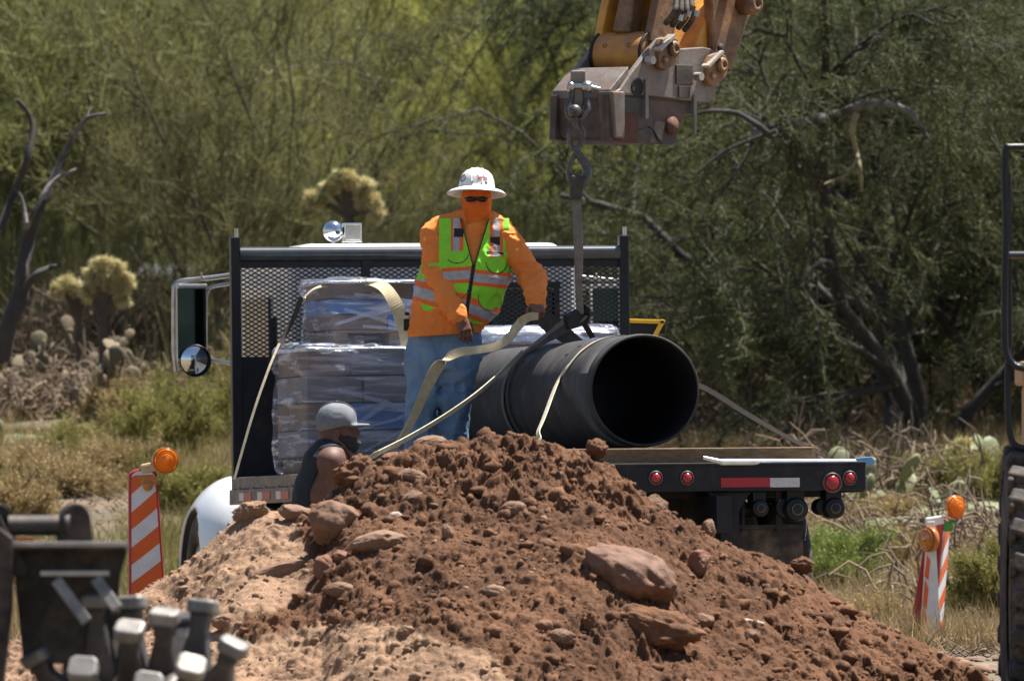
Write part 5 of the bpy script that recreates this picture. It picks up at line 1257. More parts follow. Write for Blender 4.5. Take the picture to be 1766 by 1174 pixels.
# jeans
f = Field(W1(690,815)-[.02,.26,.0], W1(838,556)+[.0,.26,0], .0062)
f.cap(W1(766,585,.0), W1(764,612,.0), .205, .205, 0, (1,.70,1))
kR, aR = W1(728,690,-.03), W1(728,796,.02); kL, aL = W1(784,690,-.02), W1(782,796,.03)
f.cap(W1(732,612), kR, .115, .094, .05); f.cap(kR, aR, .092, .088, .03); f.cap(W1(795,612), kL, .122, .094, .05); f.cap(kL, aL, .092, .086, .03)
f.noise(.020, 6.5, 21, 3, (1,1,.7)); f.folds(.012, 6, 75, (1.5,1,.6)); f.folds(.007, 13, 76, (1,1,1.5)); f.cut(lambda x,y,z: (W1(0,795)[2]-z)+0*x+0*y)
f.build('jeans', M['jeans'], p1)
f = Field(W1(690,815)-[.06,.40,.0], W1(838,770)+[.05,.26,0], .008)
for a in (aR, aL): f.cap(a+[0,0,.06], a+[0,0,-.01], .058, .055, 0); f.cap(a+[0,.03,-.02], a+[0,-.17,-.02], .045, .042, .04)
f.cut(lambda x,y,z: (TW(-.6,2.9,.0).z-z)+0*x+0*y); f.build('boots', M['exc_brown'], p1)
mb = MB(); mb.box(W1(701,560,-.02), (.035,.07,.075)); mb.box(W1(702,541,-.02), (.03,.05,.02)); mb.build('belt_pouch', M['vest_black'], p1, .008)

# second person: grey cap, black tank top, seen from the side beside the truck
KD = 68.5
def W2(px, py, dy=0): return np.array(P(px, py, KD))+np.array([0, dy, 0])
def K5(x, y, dy=0): return W2(440+x/4.891, 640+y/4.891, dy)
p2r = wroot('person', (W2(585,0)[0], KD, 0), 'person in a grey cap and black tank top beside the truck behind the boulders', 'person')
f = Field(W2(500,900)-[.1,.32,.2], W2(680,690)+[.1,.30,0], .0052)
hc2 = K5(690,500)
f.ell(hc2+[-.02,0,.028], (.100,.078,.098), 0); f.ell(hc2+[.030,0,-.045], (.062,.060,.075), .03)
f.ell(K5(785,545), (.058,.058,.085), .03); f.ell(K5(862,520), (.017,.013,.020), .012); f.cap(K5(850,488), K5(866,522), .009, .012, .008)       # brow to nose
f.ell(K5(850,470), (.016,.045,.010), .012); f.ell(K5(848,568), (.012,.02,.008), .008); f.ell(K5(844,592), (.012,.02,.007), .008); f.ell(K5(815,640), (.028,.035,.024), .02)
for s in (-1,1): f.ell(hc2+[.0,s*.082,-.014], (.021,.014,.031), .006); f.ell(hc2+[.078,s*.028,.008], (.008,.012,.008), .006)
f.ell(hc2+[.003,-.097,-.010], (.010,.006,.017), 0, sub=True)
f.cap(hc2+[-.03,0,-.05], K5(660,690), .060, .068, .03)
sL, sR = K5(640,770,-.13), K5(690,760,.17); cst = K5(600,900)
f.cap(K5(640,740), K5(560,1000), .12, .14, .06, (1,1.25,1)); f.cap(K5(560,1000), K5(500,1350), .14, .15, .05, (1,1.2,1))
f.cap(K5(640,720), sL, .07, .075, .05); f.cap(K5(640,720), sR, .07, .075, .05)
eL2, wL2 = K5(700,1010,-.16), K5(920,1080,-.20); eR2, wR2 = K5(830,960,.20), K5(1000,900,.2)
f.cap(sL, eL2, .072, .050, .04); f.cap(eL2, wL2, .05, .032, .02); f.cap(sR, eR2, .07, .05, .04); f.cap(eR2, wR2, .048, .032, .02)
hand(f, wL2, wL2+np.array((.05,0,.0)), Vector((1,0,-.1)), Vector((0,-.3,1)), np.array((0,1,.2)), (.5,.55,.6,.65))
hand(f, wR2, wR2+np.array((.05,0,.01)), Vector((1,0,.1)), Vector((0,.3,1)), np.array((0,-1,.2)), (.7,.75,.8,.85))
f.build('body', M['skin_dark'], p2r)
f = Field(hc2-[.16,.14,.16], hc2+[.16,.14,.14], .0045)       # beard
f.ell(K5(772,604), (.072,.071,.068), 0); [f.cap(K5(712,548,q_*.072), K5(790,628,q_*.05), .017, .024, .012) for q_ in (-1,1)]; f.ell(K5(808,636), (.042,.048,.040), .02); f.cap(K5(770,520,-.055), K5(790,600,-.05), .014, .018, .015); f.cap(K5(770,520,.055), K5(790,600,.05), .014, .018, .015)
f.cut(lambda x,y,z: np.maximum(np.maximum(z-K5(0,585)[2]-.5*np.abs(y-KD)-.0*x, (K5(702,0)[0]-x)+.35*(z-K5(0,560)[2])*(z < K5(0,560)[2])), np.where((np.abs(y-KD) < .030) & (z > K5(0,612)[2]) & (z < K5(0,575)[2]), .02, -.05)+0*x)); f.noise(.003, 60, 3, 2)
f.build('beard', M['hair'], p2r)
f = Field(hc2-[.2,.16,.1], hc2+[.28,.16,.2], .0048)       # cap
Rc = np.array(Matrix.Rotation(math.radians(9), 3, 'Y'))
cc_ = K5(690,425)
f.ell(cc_+[-.008,0,.0], (.118,.096,.112), 0, Rc); f.ell(K5(748,428), (.074,.080,.098), .03); f.ell(K5(610,440), (.05,.07,.075), .03); f.cut(lambda x,y,z: (K5(0,478)[2]+.22*(x-cc_[0])-z)+0*y)
f.ell(K5(862,452)+[-.01,0,-.004], (.088,.078,.013), .012, np.array(Matrix.Rotation(math.radians(-3), 3, 'Y')))
f.ell(cc_+[0,0,.118], (.010,.010,.006), .004); f.noise(.002, 25, 4, 2)
capo = f.build('cap', M['cap_grey'], p2r)
mb = MB()
for dy in (-.03, .03): mb.tube(smooth_path([tuple(cc_+np.array([.122*math.cos(a), dy*1.2*math.cos(a*.9), .015+.105*math.sin(a)])) for a in np.linspace(.25, 2.6, 10)], 3), .0016, 5)
mb.build('cap_seam', M['rail_grey'], capo)
f = Field(W2(480,960)-[.1,.34,.25], W2(640,730)+[.1,.30,0], .006)     # tank top
f.cap(K5(640,740), K5(560,1000), .130, .152, 0, (1,1.25,1)); f.cap(K5(560,1000), K5(500,1350), .152, .165, .05, (1,1.2,1)); f.cap(K5(610,700), K5(580,760), .085, .12, .05, (1,1.3,1)); f.noise(.006, 10, 6, 3)
f.cap(K5(740,770,-.20), K5(600,1060,-.24), .125, .12, .0, sub=True); f.cap(K5(760,770,.24), K5(760,1060,.26), .12, .12, 0, sub=True)
f.cap(K5(770,640), K5(740,770), .09, .07, 0, sub=True); f.cap(hc2+[0,0,-.02], K5(680,655), .075, .078, 0, sub=True)
f.build('tank_top', M['tank'], p2r)
f = Field(np.array([W2(470,0)[0]-.2, KD-.45, -.02]), np.array([W2(600,0)[0]+.5, KD+.45, .78]), .014)
hp = K5(480,1330)
for s in (-1,1): kn = hp+[.30,s*.14,-.22]; an = np.array([hp[0]+.08, KD+s*.15, .09]); f.cap(hp+[0,s*.09,.0], kn, .12, .085, .05); f.cap(kn, an, .08, .065, .03); f.cap(an+[0,0,-.03], an+[.17,0,-.045], .045, .04, .02)
f.cap(hp+[0,-.08,.05], hp+[0,.08,.05], .16, k=.05); f.build('trousers', M['jeans'], p2r)
# small white stub held in the lips
mb = MB(); mb.tube([K5(850,580), K5(885,600), K5(892,606)], .006, 8); mb.build('cigarette', M['pale'], p2r)
# ------------------------------------------------------------------ vegetation
def foliage(name, c1, c2, tint, tr=.3): return mat(name, c1, c2, .7, 0, 1.3, spec=.15, tint=tint, transl=tr, detail=2)
M['palo'] = foliage('palo_leaf', (.21,.23,.09), (.14,.16,.066), (.31,.315,.12))
M['palo_light'] = foliage('palo_light', (.37,.40,.12), (.27,.305,.095), (.50,.49,.16))
M['palo_dark'] = foliage('palo_dark', (.135,.145,.065), (.09,.10,.05), (.21,.20,.085))
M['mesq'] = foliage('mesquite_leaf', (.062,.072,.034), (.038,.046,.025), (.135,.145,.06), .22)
M['bark_dark'] = mat('bark_dark', (.05,.042,.038), (.03,.026,.025), .9, 0, 6, bump=.5)
M['bark_green'] = mat('bark_green', (.15,.14,.085), (.08,.075,.05), .9, 0, 5, bump=.4)
M['bark_grey'] = mat('bark_grey', (.19,.175,.17), (.055,.047,.045), .9, 0, 5, bump=.5, cov=(.42,.58))
M['dry'] = foliage('dry_grass', (.28,.21,.11), (.21,.155,.08), (.37,.28,.14), .25)
M['green_g'] = foliage('green_grass', (.17,.18,.055), (.13,.14,.045), (.27,.24,.08), .3)
M['bush_g'] = foliage('bush_leaf', (.13,.19,.05), (.10,.15,.04), (.22,.26,.07), .3)
M['brush'] = mat('dead_brush', (.11,.083,.06), (.06,.046,.035), .9, 0, 4, spec=.2, tint=(.26,.195,.135,1))
M['pear'] = mat('pear_pad', (.085,.08,.048), (.11,.085,.058), .8, 0, 5, spec=.2, tint=(.19,.15,.10,1), bump=.3, bscale=50)
M['pear_g'] = mat('pear_green', (.10,.13,.06), (.08,.10,.05), .65, 0, 5, tint=(.2,.2,.09,1), bump=.3, bscale=50)
M['cholla'] = foliage('cholla_spine', (.60,.54,.29), (.48,.42,.22), (.68,.62,.36), .2)
M['cholla_core'] = mat('cholla_core', (.10,.075,.05), (.06,.045,.035), .9, 0, 6, bump=.4)

def nrm(a): return a/np.maximum(np.linalg.norm(a, axis=-1, keepdims=True), 1e-9)
def blades(pos, dirn, L, w, r):
    """thin two-triangle blades: pos (n,3) base, unit dirn, length, width"""
    n = len(pos); side = nrm(np.cross(dirn, r.normal(size=(n,3)))); mid = pos+dirn*(L*.5)[:,None]+side*(w*.0)[:,None]
    a = pos-side*(w*.5)[:,None]; b = pos+side*(w*.5)[:,None]; m2 = mid; t = pos+dirn*L[:,None]+r.normal(size=(n,3))*(L*.05)[:,None]
    V = np.stack([a, b, t], 1).reshape(-1, 3); Fc = np.arange(n*3).reshape(n, 3); return V, Fc
def skeleton(r, H, stems, spread, lean=0, up=.55, kids=(5,5), lens=(.55,.36,.22), droop=0., wander=.22, base_r=.07, start=.25):
    """list of branches: (points, radii, level)"""
    out = []
    def grow(p, d, L, rad, lev, n):
        pts = [p]; q = p.copy(); dd = d.copy()
        for i in range(n):
            dd = nrm(dd+r.normal(size=3)*wander+np.array([0,0,(up if lev < 2 else up*.6)*.16-droop*(i/n)*(.5 if lev else .08)])); q = q+dd*L/n; pts.append(q.copy())
        pts = np.array(pts); rr = np.linspace(rad, rad*.35, n+1); out.append((pts, rr, lev))
        if lev < 2:
            for k in range(kids[lev]):
                t = r.uniform(start if lev == 0 else .15, 1.0); i = min(int(t*n), n-1); fr = t*n-i; b = pts[i]*(1-fr)+pts[i+1]*fr
                ax = nrm(pts[i+1]-pts[i]); s = r.normal(size=3); s -= ax*np.dot(s, ax); s = nrm(s)
                nd = nrm(ax*r.uniform(.5,1.0)+s*r.uniform(.5,1.0)+np.array([0,0,up*.35]))
                grow(b, nd, H*lens[lev+1]*r.uniform(.6,1.2), rr[i]*.55, lev+1, 5 if lev == 0 else 4)
    for k in range(stems):
        a = 2*math.pi*(k+r.uniform(-.3,.3))/stems; d = nrm(np.array([math.cos(a)*spread, math.sin(a)*spread, 1.0])+np.array([lean,0,0])); 
        grow(np.array([math.cos(a)*.08, math.sin(a)*.08, -.15]), d, H*lens[0]*r.uniform(.85,1.15), base_r*r.uniform(.7,1.1), 0, 8)
    return out
def twigs(r, sk, n, Lr, w, upb, rnd, droop=0., lev_w=(.15,.5,1.2), leaf=0, leaf_s=.02):
    ws = np.array([lev_w[l]*len(p)*np.linalg.norm(p[-1]-p[0]) for p, _, l in sk]); idx = r.choice(len(sk), n, p=ws/ws.sum())
    pos = np.zeros((n,3)); ax = np.zeros((n,3))
    for i in np.unique(idx):
        P_, R_, l = sk[i]; m = idx == i; t = r.uniform(.25 if l else .55, 1, m.sum())*(len(P_)-1); k = np.minimum(t.astype(int), len(P_)-2); fr = (t-k)[:,None]
        pos[m] = P_[k]*(1-fr)+P_[k+1]*fr; ax[m] = P_[k+1]-P_[k]
    d = nrm(nrm(ax)*.6+r.normal(size=(n,3))*rnd+np.array([0,0,upb-droop])); L = r.uniform(*Lr, n)
    V, Fc = blades(pos, d, L, np.full(n, w)*r.uniform(.6,1.3,n), r)
    clump = vnoise(pos[:,0]*1.6, pos[:,1]*1.6, pos[:,2]*1.6, 5)*.5+.5
    T = np.repeat(np.clip(clump*.7+r.uniform(-.1,.45,n),0,1), 3)
    if leaf:
        m = n*leaf; j = np.repeat(np.arange(n), leaf); pb = pos[j]+d[j]*(L[j]*r.uniform(.1,1,m))[:,None]
        dl = nrm(d[j]*.5+r.normal(size=(m,3))); V2, F2 = blades(pb, dl, r.uniform(.6,1.5,m)*leaf_s*2, np.full(m, leaf_s), r)
        V = np.concatenate([V, V2]); Fc = np.concatenate([Fc, F2+n*3]); T = np.concatenate([T, np.repeat(np.clip(clump[j]*.7+r.uniform(-.1,.45,m),0,1), 3)])
    return V, Fc, T
def trunk_mesh(name, sk, m, min_r=.004, maxlev=2):
    mb = MB()
    for p, rr, l in sk:
        if l <= maxlev: mb.tube([tuple(x) for x in p], [max(min_r, x) for x in rr], (8,5,3)[l], cap=False)
    me = bpy.data.meshes.new(name); me.from_pydata(mb.v, [], mb.f); me.materials.append(m); me.polygons.foreach_set('use_smooth', np.ones(len(me.polygons), bool)); me.update(); return me
PROTO = {}
def proto(key, seed, H, stems, spread, n, Lr, w, upb, rnd, leafm, barkm, **k):
    r = np.random.default_rng(seed); kk = {q: k.pop(q) for q in ('droop_t','leaf','leaf_s','lev_w') if q in k}
    sk = skeleton(r, H, stems, spread, **k)
    V, Fc, T = twigs(r, sk, n, Lr, w, upb, rnd, kk.get('droop_t',0), kk.get('lev_w',(.15,.5,1.2)), kk.get('leaf',0), kk.get('leaf_s',.02))
    PROTO[key] = (trunk_mesh('trunk', sk, M[barkm]), np_mesh('crown', V, Fc, M[leafm], smooth=False, attr=T))
for i in range(4):
    proto(f'palo{i}', 100+i, 5.2, 6, .34, 12500, (.18,.55), .011, .38, .42, ('palo','palo_dark','palo','palo_light')[i], 'bark_green', kids=(8,6), lens=(.78,.38,.22), up=.75, leaf=3, leaf_s=.013, base_r=.038, start=.06)
proto('light0', 120, 5.5, 6, .30, 12000, (.2,.6), .011, .5, .34, 'palo_light', 'bark_green', kids=(7,6), lens=(.82,.36,.2), up=.9, leaf=3, leaf_s=.013, base_r=.035, start=.06)
proto('light1', 121, 5.0, 5, .36, 12000, (.2,.6), .011, .45, .36, 'palo_light', 'bark_green', kids=(7,6), lens=(.8,.36,.2), up=.9, leaf=3, leaf_s=.013, base_r=.035, start=.06)
proto('twiggy', 130, 4.0, 7, .30, 4200, (.2,.6), .010, .4, .34, 'palo_dark', 'bark_dark', kids=(6,5), lens=(.85,.42,.26), up=.8, leaf=1, leaf_s=.012, base_r=.04, start=.1)
def tree(name, key, px, d, sc, rz, label, group=None, dz=0, sz=None, cat='tree'):
    tm_, cm = PROTO[key]; x = (px-883)/F*d; root = empty(name, (x, d, tz(x, d)-.05+dz), None, label, cat, group)
    root.rotation_euler = (0, 0, rz); root.scale = (sc, sc, sz or sc)
    for nm, me in (('trunk', tm_), ('crown', cm)):
        o = bpy.data.objects.new(nm, me); COL.objects.link(o); o.parent = root
    return root
rt = random.Random(11)
GB = 'palo verde trees in the thicket behind the truck'
LT = {'palo0':'olive palo verde tree with many upright stems in the thicket behind the truck', 'palo1':'dark olive twiggy palo verde tree in the thicket behind the truck', 'palo2':'olive palo verde tree with many upright stems in the thicket behind the truck', 'palo3':'yellow green feathery palo verde tree in the thicket behind the truck','light0':'yellow green feathery palo verde tree in the thicket behind the truck','light1':'yellow green feathery palo verde tree in the thicket behind the truck','twiggy':'thin dark twiggy shrub tree at the front edge of the thicket'}
rows = [(103, 1.9, .95, ('palo1','palo0','twiggy')), (108, 2.0, 1.0, ('palo1','twiggy','palo2')), (113, 2.2, 1.05, ('palo0','palo2','palo3')), (122, 2.6, 1.15, ('palo2','palo0','palo3')), (136, 2.9, 1.2, ('palo3','palo0','palo2')), (166, 3.2, 1.2, ('palo2','light0','palo3')), (185, 3.4, 1.2, ('light1','palo0','palo3')), (205, 3.6, 1.3, ('palo2','light0','palo0')), (226, 3.8, 1.15, ('palo3','palo2')), (246, 4.0, 1.3, ('palo2','light1','palo0')), (270, 4.4, 1.4, ('palo0','palo3')), (300, 5.0, 1.5, ('palo2','palo0'))]
for (d, step, sc, keys) in rows:
    half = 1766/2/F*d+3.2; x = -half
    while x < half:
        px = 883+F*(x+rt.uniform(-.5,.5))/d; dd = d+rt.uniform(-3,3)
        k = rt.choice(keys)
        if 520 < px < 1200 and d < 175: k = rt.choice(('light0','light1','palo3','light0'))
        elif 300 < px < 900 and d > 180: k = rt.choice(('light0','light1'))
        if px < 420 and d < 130: k = rt.choice(('palo1','palo0','twiggy'))
        front = d < 110
        if not (front and 470 < px < 1200) and not (235 < px < 375 and d < 150):
            tree('palo_verde_tree', k, px, dd, sc*rt.uniform(.85,1.2), rt.uniform(0,6.28), LT[k], GB if k != 'twiggy' else 'thin shrub trees')
        x += step*rt.uniform(.8,1.2)
# the big dark tree on the right, drooping towards the truck
r = np.random.default_rng(55); MD = 93.0
sk = skeleton(r, 6.4, 4, .34, up=.35, kids=(12,8), lens=(.66,.34,.22), droop=.95, wander=.24, base_r=.075, start=.12)
V, Fc, T = twigs(r, sk, 46000, (.07,.30), .007, .0, .55, .35, (.2,.7,1.2), 3, .014)
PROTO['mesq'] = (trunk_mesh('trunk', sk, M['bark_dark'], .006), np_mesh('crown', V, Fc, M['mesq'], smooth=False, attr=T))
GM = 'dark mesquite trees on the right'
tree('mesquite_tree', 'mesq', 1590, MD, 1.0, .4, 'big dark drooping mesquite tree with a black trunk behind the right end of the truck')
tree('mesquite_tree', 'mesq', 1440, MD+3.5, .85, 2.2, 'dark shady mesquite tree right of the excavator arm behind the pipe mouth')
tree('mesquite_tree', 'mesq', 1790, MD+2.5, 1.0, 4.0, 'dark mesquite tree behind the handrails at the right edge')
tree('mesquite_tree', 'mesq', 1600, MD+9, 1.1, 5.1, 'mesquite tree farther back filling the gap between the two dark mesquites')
# bare dead limb with a lichen covered side branch, hanging in the dark tree
dl = wroot('dead_limb', P(1400,215,89.4), 'thick bare grey limb with a pale broken side branch among the dark foliage', 'dead limb')
def limb(pts, r0, r1, m, par, name, d, n=8, seed=0):
    r_ = np.random.default_rng(seed); q = smooth_path([P(x, y, d+r_.uniform(-.1,.1)) for x, y in pts], 6)
    mb = MB(); rr = np.linspace(r0, r1, len(q))*(1+.08*r_.normal(size=len(q))); mb.tube(q, list(np.maximum(rr, .004)), n); return mb.build(name, m, par)
limb([(1300,232),(1345,220),(1400,208),(1450,196),(1490,180),(1520,178),(1548,184),(1575,200),(1600,240)], .048, .02, M['bark_grey'], dl, 'limb', 90.3, 10, 1)
limb([(1478,195),(1470,225),(1477,262),(1483,290),(1486,330)], .026, .012, mat('lichen', (.22,.20,.10), (.09,.08,.05), .9, 0, 9, bump=.5), dl, 'side_branch', 89.3, 7, 2)
limb([(1480,272),(1462,300),(1440,310),(1420,318)], .014, .007, bpy.data.materials['lichen'], dl, 'side_branch', 89.3, 6, 3)
limb([(1190,200),(1225,192),(1270,195),(1305,215),(1330,236)], .012, .03, M['bark_dark'], dl, 'side_branch', 89.4, 7, 4)
limb([(1200,300),(1250,262),(1300,240),(1340,226)], .008, .02, M['bark_dark'], dl, 'side_branch', 89.4, 7, 5)
# dead tree at the far left
dt = wroot('dead_tree', P(20,600,88), 'bare dark dead tree with forked limbs at the left edge', 'dead tree')
limb([(0,620),(15,560),(35,510),(38,470),(48,420),(60,380),(75,345)], .075, .035, M['bark_dark'], dt, 'trunk', 88, 9, 6)
limb([(75,345),(100,290),(125,240),(150,205),(183,196)], .035, .012, M['bark_grey'], dt, 'limb', 88, 8, 7)
limb([(0,395),(25,330),(45,280),(56,225),(48,195),(28,172)], .03, .018, M['bark_dark'], dt, 'limb', 87.9, 8, 8)
limb([(45,395),(70,345),(95,310),(132,292)], .022, .012, M['bark_grey'], dt, 'limb', 87.9, 7, 9)
limb([(35,512),(60,475),(85,462),(100,460)], .03, .02, M['bark_dark'], dt, 'limb', 87.9, 8, 10)
limb([(45,385),(38,345),(25,325)], .02, .01, M['bark_grey'], dt, 'limb', 87.9, 7, 11)
limb([(150,205),(155,180),(150,160)], .012, .006, M['bark_dark'], dt, 'limb', 88, 6, 12)

# ---------------------------------------------- ground plants
def blade_field(name, xs, ys, n, Lr, w, m, label, density=None, upb=1.0, rnd=.35, seed=1):
    r = np.random.default_rng(seed); x = r.uniform(*xs, n); y = r.uniform(*ys, n)
    keep = (fbm(x, y, 0*x, .9, 3, seed) > (density if density is not None else -.3))
    low_ = (px_of(x, y) > 195) & (px_of(x, y) < 400) & (y > 106) if name in ('undergrowth','thicket') else x > 1e9
    x, y = x[keep], y[keep]; k = len(x)
    z = terr(x, y); d = nrm(np.stack([r.normal(size=k)*rnd, r.normal(size=k)*rnd, np.full(k, upb)], 1)); L = r.uniform(*Lr, k)*(.6+.5*np.clip(fbm(x, y, 0*x, 1.7, 2, seed+3)+.5, 0, 1.5))*np.where(low_[keep], .35, 1)
    V, Fc = blades(np.stack([x, y, z-.01], 1), d, L, np.full(k, w), r)
    T = np.repeat(np.clip(r.uniform(0,1,k)*.7+.3*vnoise(x*2,y*2,0*x,4),0,1), 3)
    o = link(name, np_mesh(name, V, Fc, m, smooth=False, attr=T)); tag(o, label, None, None, 'stuff')
blade_field('dry_grass', (-4.8,5.0), (72,98), 125000, (.07,.34), .008, M['dry'], 'dry straw coloured grass on the bank behind the truck', -.30, 1, .5, 1)
blade_field('green_grass', (-4.2,-1.2), (82,91), 24000, (.14,.48), .008, M['green_g'], 'olive green grass and weeds on the bank left of the truck', .05, 1, .4, 2)
blade_field('leaf_litter', (-5,5.2), (70,112), 120000, (.05,.24), .013, M['brush'], 'dry leaf litter and fallen twigs under the trees', -.7, .25, .8, 3)
blade_field('undergrowth', (-11,11), (98,150), 85000, (.35,1.1), .011, M['palo_dark'], 'olive twiggy undergrowth on the slope under the palo verde trees', -.15, 1, .3, 6)
blade_field('thicket', (-6.5,6.5), (100,120), 60000, (.9,2.3), .010, M['palo_dark'], 'wall of thin upright olive stems behind the truck', -.2, 1, .22, 16)
blade_field('far_undergrowth', (-18,18), (156,229), 75000, (.5,1.5), .017, M['palo'], 'olive brush covering the far slope beyond the road', -.25, 1, .3, 7)
blade_field('far_undergrowth', (-24,24), (236,340), 75000, (.8,2.4), .024, M['palo'], 'olive brush covering the farthest slope', -.4, 1, .3, 9)
def bush(px, py, d, w, h, m, n, label, seed, name='shrub', wblade=.010, upb=.7, leaf=2, cat='shrub', ls=.013):
    r = np.random.default_rng(seed); x0 = (px-883)/F*d; z0 = tz(x0, d)
    root = empty(name, (x0, d, z0), None, label, cat)
    sk = skeleton(r, h, 9, .55*w/h, up=.5, kids=(5,3), lens=(.7,.4,.25), base_r=.014, wander=.2)
    V, Fc, T = twigs(r, sk, n, (.06,.22), wblade, upb, .5, 0, (.5,.9,1.2), leaf, ls)
    V[:,2] = np.maximum(V[:,2], -.05)
    for nm, me in (('stems', trunk_mesh('stems', sk, M['bark_green'], .003)), ('foliage', np_mesh('foliage', V, Fc, M[m], smooth=False, attr=T))):
        o = bpy.data.objects.new(nm, me); COL.objects.link(o); o.parent = root
def dof(px, py):     # distance of the bank seen at a pixel
    d = np.arange(76, 150, .1); x = (px-883)/F*d; z = ZC+(HOR-py)/F*d; w = np.nonzero(terr(x, d) >= z)[0]; return float(d[w[0]]) if len(w) else 150.
for i, (px, py, w, h, m, n, lb) in enumerate((
    (285,800,.62,.62,'green_g',5000,'olive green shrub behind the truck mirror on the left bank'),
    (345,760,.5,.6,'green_g',4000,'leafy green shrub just left of the headboard post'),
    (120,850,.6,.42,'dry',4500,'straw yellow shrub on the left bank above the compaction wheel'),
    (40,830,.5,.38,'dry',3500,'dry yellow shrub at the left edge of the bank'),
    (200,830,.45,.4,'dry',3200,'dry yellow shrub just left of the striped warning panel'),
    (210,745,.7,.5,'dry',5000,'wide straw brown shrub at the foot of the dead brush on the left'),
    (395,690,.45,.5,'green_g',3200,'olive shrub touching the headboard post'),
    (150,800,.5,.4,'green_g',3500,'low olive shrub between the yellow ones on the left bank'),
    (20,900,.5,.4,'dry',3500,'dry shrub behind the mounting frame of the compaction wheel'),
    (330,880,.4,.4,'green_g',3500,'olive shrub right behind the white truck fender'),
    (1455,1000,.42,.42,'bush_g',6000,'bright green bush beside the mudflap right of the truck'),
    (1420,1010,.25,.3,'bush_g',3000,'small bright green bush tucked against the mudflap'),
    (1740,1060,.45,.62,'green_g',5000,'olive bush beside the big tire at the right edge'),
    (1690,870,.62,.52,'green_g',5500,'yellow green bush above the right warning panel lamp'),
    (1630,850,.45,.4,'green_g',3500,'small yellow green bush at the foot of the dark trunk'),
    (1530,900,.45,.28,'dry',3500,'low dry bush behind the tail of the truck'),
    (1640,1000,.5,.26,'dry',3000,'low dry bush behind the right warning panel'),
    (1500,1070,.45,.22,'dry',2600,'low straw coloured bush at the right foot of the pile'),
    (1560,960,.4,.25,'dry',2600,'dry bush left of the right warning panel'))):
    bush(px, py, dof(px, py), w, h, m, n, lb, 300+i)
# prickly pears and dead brush
def pear(px, py, n, label, seed, m='pear', size=.13, wide=.5, cat='cactus'):
    d = dof(px, py); r = np.random.default_rng(seed); x0 = (px-883)/F*d; root_z = tz(x0, d); v, f = ICO2; VS = []; FS = []; T = []; off = 0
    pads = []
    for k in range(n):
        if k < max(3, n//4) or not pads: b = np.array([r.uniform(-wide,wide), r.uniform(-.4,.4), 0.0]); dirv = nrm(np.array([r.normal()*.5, r.normal()*.4, 1.0]))
        else:
            pb, pd, ps = pads[r.integers(len(pads))]; b = pb+pd*ps*1.75; dirv = nrm(pd+np.array([r.normal()*.7, r.normal()*.6, .25]))
            if b[2] > .75: b = np.array([r.uniform(-wide,wide), r.uniform(-.4,.4), 0.0])
        s = size*r.uniform(.6,1.1); pads.append((b, dirv, s))
        sd = nrm(np.cross(dirv, r.normal(size=3))); nn = np.cross(sd, dirv)
        q = v*np.array([.75,.16,1.0])*s; q[:,0] *= 1+.25*(v[:,2]); q = b+dirv*s*.95+q[:,:1]*sd+q[:,1:2]*nn+q[:,2:]*dirv
        VS.append(q); FS.append(f+off); off += len(v); T += [r.uniform()]*len(v)
    VS.append(v*np.array([wide+.12,.5,.10])); FS.append(f+off); T += [.3]*len(v)
    o = link('prickly_pear', np_mesh('prickly_pear', np.concatenate(VS), np.concatenate(FS), M[m], attr=T)); o.location = (x0, d, root_z-.03); tag(o, label, cat)
for i, a in enumerate(((60,690,70,'weathered prickly pear patch at the left edge of the bank'),(190,680,80,'dense weathered prickly pear thicket below the two chollas'),(310,690,70,'weathered prickly pear thicket behind the truck mirror'),(120,740,36,'brown prickly pear in front of the dense thicket on the left'),(255,735,30,'brown prickly pear at the top of the green shrubs'),(450,640,40,'prickly pear seen through the left part of the mesh headboard'),(20,640,34,'prickly pear under the bare dead tree'),(350,640,34,'prickly pear patch between the mirror and the headboard'))):
    pear(*a, 400+i, 'pear', .10, .62)
for i, a in enumerate(((1545,905,7,'small green prickly pear behind the truck tail'),(1600,890,6,'green prickly pear left of the right warning lamp'),(1690,880,8,'round padded prickly pear right of the amber warning lamps'),(1740,840,8,'prickly pear in the shade beside the big tire'),(30,765,6,'low green prickly pear on the dry grass at the left edge'),(1500,860,6,'prickly pear in the shade under the dark mesquite'))):
    pear(*a, 430+i, 'pear_g', .13, .25)
def brush(px, py, n, label, seed, w=.7, h=.5):
    d = dof(px, py); r = np.random.default_rng(seed); x0 = (px-883)/F*d; mb = MB(); T = []
    for k in range(n):
        b = np.array([r.uniform(-w,w), r.uniform(-.5,.5), r.uniform(-.05,.1)]); dv = nrm(np.array([r.normal()*.8, r.normal()*.7, 1.0])); pts = [b]
        for j in range(5): dv = nrm(dv+r.normal(size=3)*.45+np.array([0,0,-.16*j*.6])); pts.append(pts[-1]+dv*h*.26*r.uniform(.6,1.2))
        c = len(mb.v); mb.tube([tuple(p) for p in pts], list(np.linspace(.009,.004,6)*r.uniform(.6,1.6)), 4, cap=False); T += [r.uniform()]*(len(mb.v)-c)
    o = link('dead_brush', np_mesh('dead_brush', np.array(mb.v), np.array(mb.f), M['brush'], attr=T)); o.location = (x0, d, tz(x0, d)); tag(o, label, 'dead brush')
